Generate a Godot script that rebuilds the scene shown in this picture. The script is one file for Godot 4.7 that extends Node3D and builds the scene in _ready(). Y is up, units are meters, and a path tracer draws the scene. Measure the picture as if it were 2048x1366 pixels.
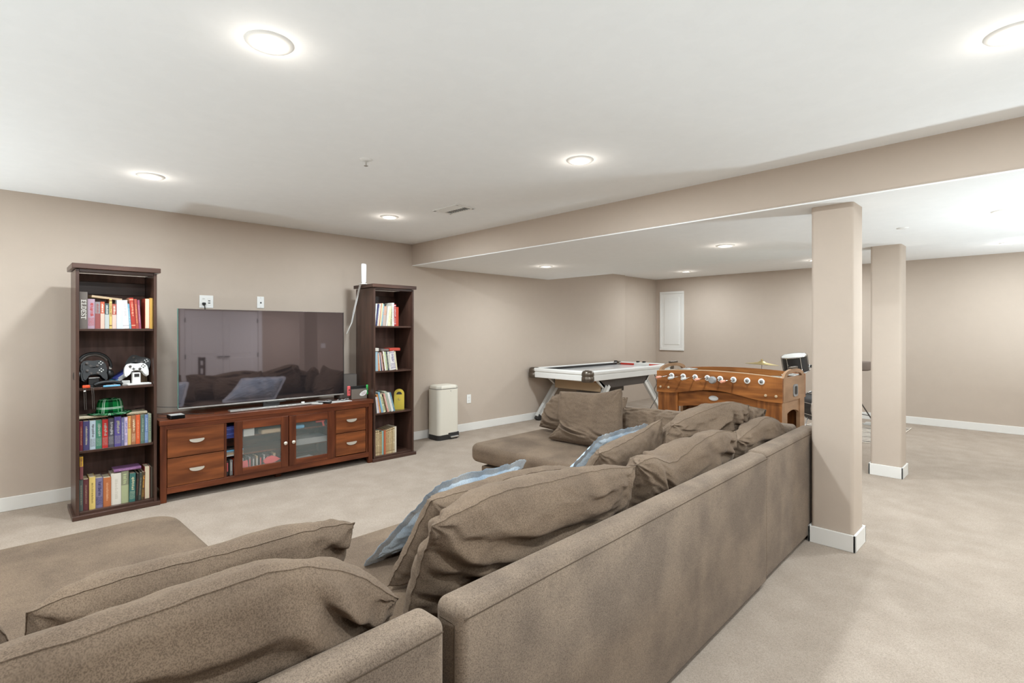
extends Node3D
# Basement family room: x runs along the television wall, z is negative towards it, metres.

var M := {}
var taken := {}
var rng := RandomNumberGenerator.new()
var CEIL := 2.43
var LOW := 2.163
var WZ := -5.49


# ---------------------------------------------------------------- mesh building
class Mb:
	var v := PackedVector3Array()
	var n := PackedVector3Array()
	var t := PackedVector2Array()
	var xf := Transform3D.IDENTITY

	func tri(a: Vector3, b: Vector3, c: Vector3, na: Vector3, nb: Vector3, nc: Vector3, ua := Vector2.ZERO, ub := Vector2.ZERO, uc := Vector2.ZERO):
		var g := (c - a).cross(b - a)
		if g.length_squared() < 1e-16:
			return
		if g.dot(na + nb + nc) < 0.0:
			var s := b; b = c; c = s
			var sn := nb; nb = nc; nc = sn
			var su := ub; ub = uc; uc = su
		var k := xf.basis
		v.append(xf * a); v.append(xf * b); v.append(xf * c)
		n.append((k * na).normalized()); n.append((k * nb).normalized()); n.append((k * nc).normalized())
		t.append(ua); t.append(ub); t.append(uc)

	func quad(a: Vector3, b: Vector3, c: Vector3, d: Vector3, nn: Vector3, uvs := [Vector2(0, 1), Vector2(1, 1), Vector2(1, 0), Vector2(0, 0)]):
		tri(a, b, c, nn, nn, nn, uvs[0], uvs[1], uvs[2])
		tri(a, c, d, nn, nn, nn, uvs[0], uvs[2], uvs[3])

	# a box with rounded edges
	func box(c: Vector3, s: Vector3, r := 0.003, seg := 1):
		var h := s * 0.5
		r = minf(r, minf(h.x, minf(h.y, h.z)) * 0.99)
		var inner := h - Vector3(r, r, r)
		for ax in 3:
			var a1: int = (ax + 1) % 3
			var a2: int = (ax + 2) % 3
			for sg in [-1.0, 1.0]:
				var c1 := _steps(h[a1], r, seg)
				var c2 := _steps(h[a2], r, seg)
				var P := []
				for i in c1.size():
					var row := []
					for j in c2.size():
						var p := Vector3.ZERO
						p[ax] = sg * h[ax]; p[a1] = c1[i]; p[a2] = c2[j]
						var q := p.clamp(-inner, inner)
						var d := (p - q).normalized()
						row.append([c + q + d * r, d])
					P.append(row)
				for i in c1.size() - 1:
					for j in c2.size() - 1:
						var A = P[i][j]; var B = P[i + 1][j]; var C = P[i + 1][j + 1]; var D = P[i][j + 1]
						tri(A[0], B[0], C[0], A[1], B[1], C[1])
						tri(A[0], C[0], D[0], A[1], C[1], D[1])

	func _steps(h: float, r: float, seg: int) -> Array:
		var o := []
		for k in seg + 1:
			o.append(-(h - r) - r * tan(PI / 4 * (1.0 - float(k) / seg)))
		for k in seg + 1:
			o.append((h - r) + r * tan(PI / 4 * float(k) / seg))
		return o

	func bar(a: Vector3, b: Vector3, w: float, d: float, up := Vector3.UP, r := 0.003):   # a box laid from a to b
		var z := (b - a).normalized()
		var x := up.cross(z).normalized()
		var y := z.cross(x)
		var keep := xf
		xf = keep * Transform3D(Basis(x, y, z), (a + b) * 0.5)
		box(Vector3.ZERO, Vector3(w, d, a.distance_to(b)), r)
		xf = keep

	func tube(pts: Array, r: float, sides := 8, closed := false, taper := []):
		var N := pts.size()
		var rings := []
		var up := Vector3.UP
		for i in N:
			var p: Vector3 = pts[i]
			var nx: Vector3 = pts[(i + 1) % N] if closed or i < N - 1 else p
			var pv: Vector3 = pts[(i - 1 + N) % N] if closed or i > 0 else p
			var d := (nx - pv).normalized()
			if absf(d.dot(up)) > 0.95:
				up = Vector3.RIGHT if absf(d.x) < 0.9 else Vector3.FORWARD
			var x := up.cross(d).normalized()
			var y := d.cross(x)
			up = y
			var rr: float = r * (taper[i] if taper.size() == N else 1.0)
			var ring := []
			for k in sides:
				var a := TAU * k / sides
				var q := x * cos(a) + y * sin(a)
				ring.append([p + q * rr, q])
			rings.append(ring)
		for i in (N if closed else N - 1):
			var A = rings[i]; var B = rings[(i + 1) % N]
			for k in sides:
				var l: int = (k + 1) % sides
				tri(A[k][0], B[k][0], B[l][0], A[k][1], B[k][1], B[l][1])
				tri(A[k][0], B[l][0], A[l][0], A[k][1], B[l][1], A[l][1])
		if not closed:
			for e in [0, N - 1]:
				var p: Vector3 = pts[e]
				var d: Vector3 = (pts[0] - pts[1]).normalized() if e == 0 else (pts[N - 1] - pts[N - 2]).normalized()
				for k in sides:
					tri(p, rings[e][k][0], rings[e][(k + 1) % sides][0], d, d, d)

	# profile of (radius, height) turned round the y axis; doubled points make hard edges
	func lathe(prof: Array, seg := 24, c := Vector3.ZERO, sx := 1.0, sz := 1.0):
		var m := prof.size()
		for i in m - 1:
			var p: Vector2 = prof[i]
			var q: Vector2 = prof[i + 1]
			if p.distance_to(q) < 1e-6:
				continue
			var np := _pn(prof, i, 1)
			var nq := _pn(prof, i + 1, -1)
			for k in seg:
				var a := TAU * k / seg
				var b := TAU * (k + 1) / seg
				var ca := Vector3(cos(a) * sx, 1, sin(a) * sz); var cb := Vector3(cos(b) * sx, 1, sin(b) * sz)
				var A := c + Vector3(p.x, p.y, p.x) * ca; var B := c + Vector3(p.x, p.y, p.x) * cb
				var C := c + Vector3(q.x, q.y, q.x) * cb; var D := c + Vector3(q.x, q.y, q.x) * ca
				var nA := Vector3(np.x * cos(a) / sx, np.y, np.x * sin(a) / sz).normalized(); var nB := Vector3(np.x * cos(b) / sx, np.y, np.x * sin(b) / sz).normalized()
				var nC := Vector3(nq.x * cos(b) / sx, nq.y, nq.x * sin(b) / sz).normalized(); var nD := Vector3(nq.x * cos(a) / sx, nq.y, nq.x * sin(a) / sz).normalized()
				var u0 := float(k) / seg; var u1 := float(k + 1) / seg
				var v0 := float(i) / (m - 1); var v1 := float(i + 1) / (m - 1)
				tri(A, B, C, nA, nB, nC, Vector2(u0, v0), Vector2(u1, v0), Vector2(u1, v1))
				tri(A, C, D, nA, nC, nD, Vector2(u0, v0), Vector2(u1, v1), Vector2(u0, v1))

	func _pn(prof: Array, i: int, way: int) -> Vector2:
		# normal at profile point i, smooth unless the neighbour is doubled; outwards is to the right when going up
		var p: Vector2 = prof[i]
		var f: Vector2 = prof[i + way]
		var d := (f - p) * way
		var o := i - way
		if o >= 0 and o < prof.size():
			var q: Vector2 = prof[o]
			if q.distance_to(p) > 1e-6:
				var e := (p - q) * way
				if d.normalized().dot(e.normalized()) > 0.6:
					d = d.normalized() + e.normalized()
		d = d.normalized()
		return Vector2(d.y, -d.x)

	# polygon in x,y pushed along z by depth (centred)
	func extrude(poly: PackedVector2Array, depth: float, smooth := false):
		var ids := Geometry2D.triangulate_polygon(poly)
		var h := depth * 0.5
		for k in range(0, ids.size(), 3):
			var a := poly[ids[k]]; var b := poly[ids[k + 1]]; var c := poly[ids[k + 2]]
			tri(Vector3(a.x, a.y, h), Vector3(b.x, b.y, h), Vector3(c.x, c.y, h), Vector3.BACK, Vector3.BACK, Vector3.BACK)
			tri(Vector3(a.x, a.y, -h), Vector3(b.x, b.y, -h), Vector3(c.x, c.y, -h), Vector3.FORWARD, Vector3.FORWARD, Vector3.FORWARD)
		var N := poly.size()
		var area := 0.0
		for i in N:
			area += poly[i].cross(poly[(i + 1) % N])
		var sg := 1.0 if area > 0 else -1.0
		var en := []
		for i in N:
			var d := (poly[(i + 1) % N] - poly[i]).normalized()
			en.append(Vector3(d.y, -d.x, 0) * sg)
		for i in N:
			var a := poly[i]; var b := poly[(i + 1) % N]
			var na: Vector3 = en[i]; var nb: Vector3 = en[i]
			if smooth:
				if en[(i - 1 + N) % N].dot(na) > 0.7: na = (na + en[(i - 1 + N) % N]).normalized()
				if en[(i + 1) % N].dot(nb) > 0.7: nb = (nb + en[(i + 1) % N]).normalized()
			tri(Vector3(a.x, a.y, -h), Vector3(b.x, b.y, -h), Vector3(b.x, b.y, h), na, nb, nb)
			tri(Vector3(a.x, a.y, -h), Vector3(b.x, b.y, h), Vector3(a.x, a.y, h), na, nb, na)

	# a smooth grid of points, normals averaged; flip turns it over
	func grid(P: Array, outward: Vector3, uv := Vector2.ONE):
		var H := P.size(); var W: int = P[0].size()
		var nn := []
		for j in H:
			var row := []
			for i in W:
				var dx: Vector3 = P[j][mini(i + 1, W - 1)] - P[j][maxi(i - 1, 0)]
				var dy: Vector3 = P[mini(j + 1, H - 1)][i] - P[maxi(j - 1, 0)][i]
				row.append(dx.cross(dy).normalized())
			nn.append(row)
		var mid: Vector3 = nn[H / 2][W / 2]
		var s := 1.0 if mid.dot(outward) >= 0 else -1.0
		for j in H - 1:
			for i in W - 1:
				var a := Vector2(float(i) / (W - 1), float(j) / (H - 1)) * uv; var b := Vector2(float(i + 1) / (W - 1), float(j + 1) / (H - 1)) * uv
				tri(P[j][i], P[j][i + 1], P[j + 1][i + 1], nn[j][i] * s, nn[j][i + 1] * s, nn[j + 1][i + 1] * s, a, Vector2(b.x, a.y), b)
				tri(P[j][i], P[j + 1][i + 1], P[j + 1][i], nn[j][i] * s, nn[j + 1][i + 1] * s, nn[j + 1][i] * s, a, b, Vector2(a.x, b.y))

	func mesh() -> ArrayMesh:
		var a := []
		a.resize(Mesh.ARRAY_MAX)
		a[Mesh.ARRAY_VERTEX] = v; a[Mesh.ARRAY_NORMAL] = n; a[Mesh.ARRAY_TEX_UV] = t
		var m := ArrayMesh.new()
		m.add_surface_from_arrays(Mesh.PRIMITIVE_TRIANGLES, a)
		return m


func numbered(called: String) -> String:
	if not taken.has(called):
		taken[called] = 0
		return called
	taken[called] += 1
	return "%s_%03d" % [called, taken[called]]

func tag(o: Node, label: String, category: String, group := "", kind := ""):
	o.set_meta("label", label)
	o.set_meta("category", category)
	if group: o.set_meta("group", group)
	if kind: o.set_meta("kind", kind)
	return o

func thing(called: String, label: String, category: String, at := Vector3.ZERO, turn := 0.0, group := "") -> Node3D:
	var o := Node3D.new()
	o.name = numbered(called)
	add_child(o)
	o.position = at
	o.rotation.y = turn
	tag(o, label, category, group)
	return o

func part(called: String, b: Mb, m: Material, parent: Node) -> MeshInstance3D:
	var o := MeshInstance3D.new()
	o.name = called
	o.mesh = b.mesh()
	o.material_override = null
	o.mesh.surface_set_material(0, m)
	parent.add_child(o, true)
	return o

func single(called: String, b: Mb, m: Material, label: String, category: String, at := Vector3.ZERO, group := "", turn := 0.0) -> MeshInstance3D:
	var o := part(numbered(called), b, m, self)
	o.position = at
	o.rotation.y = turn
	tag(o, label, category, group)
	return o

func struct(called: String, b: Mb, m: Material, label: String, category: String, at := Vector3.ZERO) -> MeshInstance3D:
	var o := single(called, b, m, label, category, at)
	o.set_meta("kind", "structure")
	return o

func bx(c: Vector3, s: Vector3, r := 0.003, seg := 1) -> Mb:
	var b := Mb.new()
	b.box(c, s, r, seg)
	return b

func arc(c: Vector2, r: float, a0: float, a1: float, k: int) -> Array:
	var o := []
	for i in k + 1:
		var a := a0 + (a1 - a0) * i / k
		o.append(c + Vector2(cos(a), sin(a)) * r)
	return o


# ---------------------------------------------------------------- materials
func mat(c: Color, rough := 0.6, metal := 0.0, spec := 0.5) -> StandardMaterial3D:
	var m := StandardMaterial3D.new()
	m.albedo_color = c
	m.roughness = rough
	m.metallic = metal
	m.metallic_specular = spec
	return m

func tri_tex(m: StandardMaterial3D, tex: Texture2D, scale: float, world := false, off := 0.5):
	m.albedo_texture = tex
	m.uv1_triplanar = true
	m.uv1_world_triplanar = world
	m.uv1_scale = Vector3.ONE * scale
	m.uv1_offset = Vector3.ONE * off
	m.uv1_triplanar_sharpness = 6.0

func speckle(n: int, lo: float, hi: float, seed_: int, soft: int, streak := 0) -> ImageTexture:
	# random grains, optionally softened and drawn out
	rng.seed = seed_
	var f := PackedFloat32Array()
	f.resize(n * n)
	for i in n * n:
		f[i] = rng.randf()
	for pass_ in soft:
		var g := f.duplicate()
		for y in n:
			for x in n:
				g[y * n + x] = (f[y * n + x] * 2.0 + f[y * n + (x + 1) % n] + f[((y + 1) % n) * n + x]) * 0.25
		f = g
	if streak > 0:
		var g := f.duplicate()
		for y in n:
			for x in n:
				var s := 0.0
				for k in streak:
					s += f[((y + k) % n) * n + (x + k / 2) % n]
				g[y * n + x] = s / streak
		f = g
	var mn := 1.0; var mx := 0.0
	for q in f:
		mn = minf(mn, q); mx = maxf(mx, q)
	var im := Image.create(n, n, false, Image.FORMAT_RGB8)
	for y in n:
		for x in n:
			var k := lo + (hi - lo) * (f[y * n + x] - mn) / (mx - mn)
			im.set_pixel(x, y, Color(k, k, k))
	return ImageTexture.create_from_image(im)

func cloud(n: int, lo: Color, hi: Color, freq: float, seed_: int, sx := 1, sy := 1, contrast := 1.0, octaves := 4) -> ImageTexture:
	# seamless noise between two colours; sx, sy stretch it along x or y
	var fn := FastNoiseLite.new()
	fn.seed = seed_
	fn.frequency = freq
	fn.fractal_octaves = octaves
	var im := fn.get_seamless_image(n / sx, n / sy)
	im.convert(Image.FORMAT_RGB8)
	im.resize(n, n, Image.INTERPOLATE_CUBIC)
	var o := Image.create(n, n, false, Image.FORMAT_RGB8)
	for y in n:
		for x in n:
			var k := clampf((im.get_pixel(x, y).r - 0.5) * contrast + 0.5, 0.0, 1.0)
			o.set_pixel(x, y, lo.lerp(hi, k))
	return ImageTexture.create_from_image(o)

func fabric(c: Color, grain: Texture2D, blot: Texture2D, scale: float, sheen := 0.3) -> StandardMaterial3D:
	var m := mat(c, 0.95, 0.0, 0.15)
	tri_tex(m, grain, scale)
	m.detail_enabled = true
	m.detail_blend_mode = BaseMaterial3D.BLEND_MODE_MUL
	m.detail_albedo = blot
	m.detail_uv_layer = BaseMaterial3D.DETAIL_UV_2
	m.uv2_triplanar = true
	m.uv2_scale = Vector3.ONE * 0.9
	m.uv2_offset = Vector3.ONE * 0.37
	m.heightmap_enabled = true
	m.heightmap_texture = grain
	m.heightmap_scale = 0.06
	m.rim_enabled = true
	m.rim = sheen
	m.rim_tint = 0.6
	return m

func wood(tex: Texture2D, c := Color.WHITE, rough := 0.4, scale := 0.8, spec := 0.4) -> StandardMaterial3D:
	var m := mat(c, rough, 0.0, spec)
	tri_tex(m, tex, scale)
	return m

func make_materials():
	var grain := speckle(256, 0.74, 1.16, 11, 0)
	var weave := speckle(256, 0.72, 1.2, 12, 0, 5)
	var blot := cloud(256, Color(0.86, 0.86, 0.87), Color(1, 1, 1), 0.012, 5, 1, 1, 1.6)
	var blotd := cloud(256, Color(0.82, 0.86, 0.9), Color(1, 1, 1), 0.02, 8, 1, 1, 2.2)
	var pile := speckle(256, 0.82, 1.08, 14, 1)
	var pileb := cloud(512, Color(0.945, 0.94, 0.935), Color(1, 1, 1), 0.02, 21, 1, 1, 1.4)
	M.sofa = fabric(SOFA, grain, blot, 2.6, 0.35)
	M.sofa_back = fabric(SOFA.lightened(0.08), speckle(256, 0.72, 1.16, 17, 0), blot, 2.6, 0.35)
	M.seam = mat(SOFA.darkened(0.35), 0.95, 0.0, 0.1)
	M.denim = fabric(Color(0.84, 0.885, 0.92), weave, blotd, 5.0, 0.1)
	M.denim_edge = fabric(Color(0.93, 0.945, 0.955), weave, blotd, 5.0, 0.1)
	M.denim_back = fabric(Color(0.40, 0.50, 0.60), weave, blotd, 5.0, 0.1)
	M.carpet = fabric(CARPET, pile, pileb, 2.2, 0.15)
	M.carpet.uv2_scale = Vector3.ONE * 0.33
	M.carpet.heightmap_scale = 0.25
	var plaster := cloud(256, Color(0.99, 0.99, 0.99), Color(1, 1, 1), 0.03, 31)
	M.wall = mat(WALL, 0.85, 0.0, 0.25)
	tri_tex(M.wall, plaster, 0.8, true)
	M.ceil = mat(CEILC, 0.9, 0.0, 0.2)
	tri_tex(M.ceil, plaster, 0.8, true)
	M.trim = mat(Color(0.90, 0.885, 0.86), 0.45, 0.0, 0.4)
	var wh := cloud(512, Color(0.36, 0.195, 0.115), Color(0.53, 0.305, 0.18), 0.03, 41, 8, 1, 1.5)
	var wv := cloud(512, Color(0.36, 0.195, 0.115), Color(0.53, 0.305, 0.18), 0.03, 42, 1, 8, 1.5)
	M.cherry = wood(wh, Color(0.92, 0.86, 0.86), 0.33)
	M.cherry_v = wood(wv, Color(0.84, 0.78, 0.78), 0.33)
	M.cherry_panel = wood(wh, Color(1.02, 1.0, 0.92), 0.35)
	var eh := cloud(512, Color(0.25, 0.175, 0.145), Color(0.34, 0.24, 0.20), 0.03, 43, 8, 1, 1.3)
	var ev := cloud(512, Color(0.25, 0.175, 0.145), Color(0.34, 0.24, 0.20), 0.03, 44, 1, 8, 1.3)
	M.esp = wood(eh, Color.WHITE, 0.28)
	M.esp_v = wood(ev, Color.WHITE, 0.28)
	M.esp_back_lifted = wood(ev, Color(1.45, 1.5, 1.55), 0.5)  # back wood lightened: shade inside the bookcases is lifted in the colour
	var oh := cloud(512, Color(0.44, 0.255, 0.115), Color(0.62, 0.385, 0.19), 0.03, 45, 8, 1, 1.6)
	var ov := cloud(512, Color(0.40, 0.23, 0.105), Color(0.60, 0.37, 0.18), 0.03, 46, 1, 8, 1.6)
	M.oak = wood(oh, Color.WHITE, 0.4)
	M.oak_v = wood(ov, Color.WHITE, 0.4)
	M.oak_end = wood(cloud(256, Color(0.55, 0.42, 0.31), Color(0.66, 0.515, 0.39), 0.03, 47, 4, 1, 1.3), Color.WHITE, 0.45)
	M.grip = mat(Color(0.84, 0.58, 0.48), 0.3)
	M.white = mat(Color(0.91, 0.90, 0.88), 0.4)
	M.white_gloss = mat(Color(0.93, 0.93, 0.93), 0.15)
	M.offwhite = mat(Color(0.86, 0.83, 0.77), 0.4)
	M.black = mat(Color(0.07, 0.065, 0.065), 0.45)
	M.dark = mat(Color(0.16, 0.15, 0.145), 0.5)
	M.charcoal = mat(Color(0.30, 0.27, 0.25), 0.5)
	M.gray = mat(Color(0.55, 0.54, 0.53), 0.5)
	M.lightgray = mat(Color(0.75, 0.74, 0.72), 0.45)
	M.silver = mat(Color(0.80, 0.79, 0.77), 0.3, 0.85)
	M.nickel = mat(Color(0.86, 0.83, 0.78), 0.35, 0.6)
	M.chrome = mat(Color(0.85, 0.85, 0.85), 0.12, 1.0)
	M.pewter = mat(Color(0.42, 0.38, 0.34), 0.32, 0.8)
	M.page = mat(Color(0.83, 0.77, 0.66), 0.9)
	M.glass = StandardMaterial3D.new()
	M.glass.transparency = BaseMaterial3D.TRANSPARENCY_ALPHA
	M.glass.albedo_color = Color(0.85, 0.9, 0.88, 0.06)
	M.glass.roughness = 0.02
	M.screen = mat(Color(0.45, 0.41, 0.42), 0.03, 0.9)
	M.orange = mat(Color(0.86, 0.30, 0.12), 0.5)
	M.red = mat(Color(0.78, 0.22, 0.17), 0.5)
	M.coral = mat(Color(0.85, 0.36, 0.36), 0.5)
	M.green = mat(Color(0.25, 0.72, 0.36), 0.45)
	M.cyan = mat(Color(0.40, 0.66, 0.80), 0.5)
	M.blue = mat(Color(0.20, 0.24, 0.50), 0.5)
	M.yellow = mat(Color(0.80, 0.70, 0.26), 0.5)
	M.tan = mat(Color(0.70, 0.60, 0.48), 0.7)
	M.brass = mat(Color(0.80, 0.72, 0.50), 0.35, 0.8)
	M.lens = mat(Color.WHITE, 0.5)
	M.lens.emission_enabled = true
	M.lens.emission = Color(1.0, 0.97, 0.93)
	M.lens.emission_energy_multiplier = LENS


# ---------------------------------------------------------------- room
var CARPET := Color(0.69, 0.63, 0.572)
var WALL := Color(0.75, 0.688, 0.63)
var CEILC := Color(0.95, 0.945, 0.935)
var SOFA := Color(0.505, 0.43, 0.36)
var LENS := 6.0
var LAMP := 2.5
var SPILL := 0.018
var UP := 17.0

func _ready():
	rng.seed = 7
	# camera: level, standing behind the sofa, the lens shifted down a little
	var cam := Camera3D.new()
	cam.name = "camera"
	cam.projection = Camera3D.PROJECTION_FRUSTUM
	cam.near = 0.05
	cam.far = 60.0
	cam.size = 2.0 * 0.05 * 683.0 / 1041.0
	cam.frustum_offset = Vector2(0.0, 0.05 * -23.0 / 1041.0)
	cam.position = Vector3(0, 1.37, 0)
	cam.rotation = Vector3(0, -(PI / 2 - atan(1068.0 / 1041.0)), 0)
	cam.current = true
	add_child(cam)
	var we := WorldEnvironment.new()
	we.name = "environment"
	var e := Environment.new()
	e.background_mode = Environment.BG_COLOR
	e.background_color = Color(0.02, 0.02, 0.02)
	e.tonemap_mode = Environment.TONE_MAPPER_LINEAR
	e.tonemap_exposure = 1.04
	e.sdfgi_enabled = true
	e.ssao_enabled = true
	e.ssil_enabled = true
	we.environment = e
	add_child(we)
	make_materials()
	lamps()
	added_uplights()
	room()
	bookcases()
	tv_wall()
	sofa()
	cushions()
	game_tables()
	drums()
	behind()
	small()

func lamps():
	var where := [
		[0.72, CEIL, -4.30, "recessed downlight above the bookcase with the game controllers"],
		[2.58, CEIL, -4.29, "recessed downlight close to the white ceiling vent"],
		[0.70, CEIL, -2.00, "large recessed downlight above the near chaise, with glare beside it"],
		[2.57, CEIL, -2.03, "recessed downlight in the middle of the main ceiling"],
		[2.58, CEIL, -0.08, "recessed downlight at the picture edge, above the sofa back and near the beam"],
		[0.72, CEIL, -0.08, ""], [0.72, CEIL, 1.85, ""], [2.58, CEIL, 1.85, ""], [-1.2, CEIL, -2.0, ""], [-1.2, CEIL, -4.3, ""],
		[4.82, LOW, -4.34, "recessed downlight in the low ceiling nearest the long wall by the air hockey table"],
		[4.84, LOW, -2.10, "recessed downlight in the low ceiling above the foosball table"],
		[4.77, LOW, -0.18, "recessed downlight in the low ceiling past the front pillar"],
		[4.80, LOW, 1.85, ""],
		[8.50, 2.39, -4.38, "small recessed downlight in the far ceiling by the wall access panel"],
		[8.45, 2.39, -2.35, ""],
		[8.40, 2.39, -0.31, "small recessed downlight in the far ceiling beyond the second pillar"],
		[8.45, 2.39, 1.80, ""],
	]
	for w in where:
		var label: String = w[3] if w[3] else "recessed white downlight in the ceiling out of the picture"
		var o := thing("downlight", label, "ceiling light", Vector3(w[0], w[1], w[2]), 0.0, "recessed downlights" if w[3] else "downlights out of view")
		var b := Mb.new()
		b.lathe([Vector2(0.056, -0.004), Vector2(0.06, -0.010), Vector2(0.078, -0.007), Vector2(0.084, 0.0)], 32)
		part("trim_ring", b, M.white, o)
		b = Mb.new()
		b.lathe([Vector2(0.0, -0.0055), Vector2(0.03, -0.0052), Vector2(0.056, -0.004)], 32)
		part("lens", b, M.lens, o)
		var l := AreaLight3D.new()
		l.name = "downlight_glow"
		l.area_size = Vector2(0.10, 0.10)
		l.light_color = Color(0.92, 0.97, 1.0)
		l.light_energy = LAMP
		l.area_range = 16.0
		l.shadow_enabled = true
		l.rotation_degrees.x = -90
		l.position.y = -0.014
		o.add_child(l)
		var s := OmniLight3D.new()
		s.name = "downlight_spill"
		s.light_color = Color(1.0, 0.97, 0.93)
		s.light_energy = SPILL
		s.light_size = 0.03
		s.omni_range = 16.0
		s.omni_attenuation = 2.0
		s.shadow_enabled = true
		s.position.y = -0.07
		o.add_child(s)

func added_uplights():
	# added fill uplights out of view, put there only to brighten the ceiling
	var spots := [[1.5, -0.12, 0.088, 0.30], [-1.45, -1.6, 0.21, 0.5], [-1.45, -4.6, 0.26, 0.5], [4.75, 0.9, 0.30, 0.5], [7.9, 0.7, 0.24, 0.5]]
	for k in spots.size():
		var q = spots[k]
		var o := thing("added_uplight", ["low added fill light beside the camera behind the sofa, out of the picture", "slim added fill light left of the near chaise, out of the picture", "slim added fill light left of the hat bookcase, out of the picture", "slim added fill light under the low ceiling behind the pillar, out of the picture", "slim added fill light in the far bay, out of the picture"][k], "fill light", Vector3(q[0], 0, q[1]), 0.0, "added fill lights out of view")
		var top: float = q[3]
		var b := Mb.new()
		b.lathe([Vector2(0.0, 0.026), Vector2(0.10, 0.022), Vector2(0.13, 0.010), Vector2(0.13, 0.0)], 32)
		part("base", b, M.silver, o)
		b = Mb.new()
		b.tube([Vector3(0, 0.02, 0), Vector3(0, top - 0.09, 0)], 0.011, 12)
		part("pole", b, M.silver, o)
		b = Mb.new()
		b.lathe([Vector2(0.0, top - 0.10), Vector2(0.03, top - 0.10), Vector2(0.10, top - 0.07), Vector2(0.16, top + 0.0), Vector2(0.165, top + 0.0), Vector2(0.10, top - 0.08), Vector2(0.0, top - 0.11)], 32)
		part("bowl", b, M.white, o)
		b = Mb.new()
		b.lathe([Vector2(0.0, top - 0.015), Vector2(0.145, top - 0.018)], 32)
		part("added_diffuser", b, M.lens, o)
		var l := AreaLight3D.new()
		l.name = "added_fill_glow"
		l.area_size = Vector2(0.25, 0.25)
		l.light_color = Color(0.88, 0.955, 1.0)
		l.light_energy = UP * q[2]
		l.area_range = 16.0
		l.shadow_enabled = true
		l.rotation_degrees.x = 90
		l.position.y = top - 0.005
		o.add_child(l)

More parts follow.
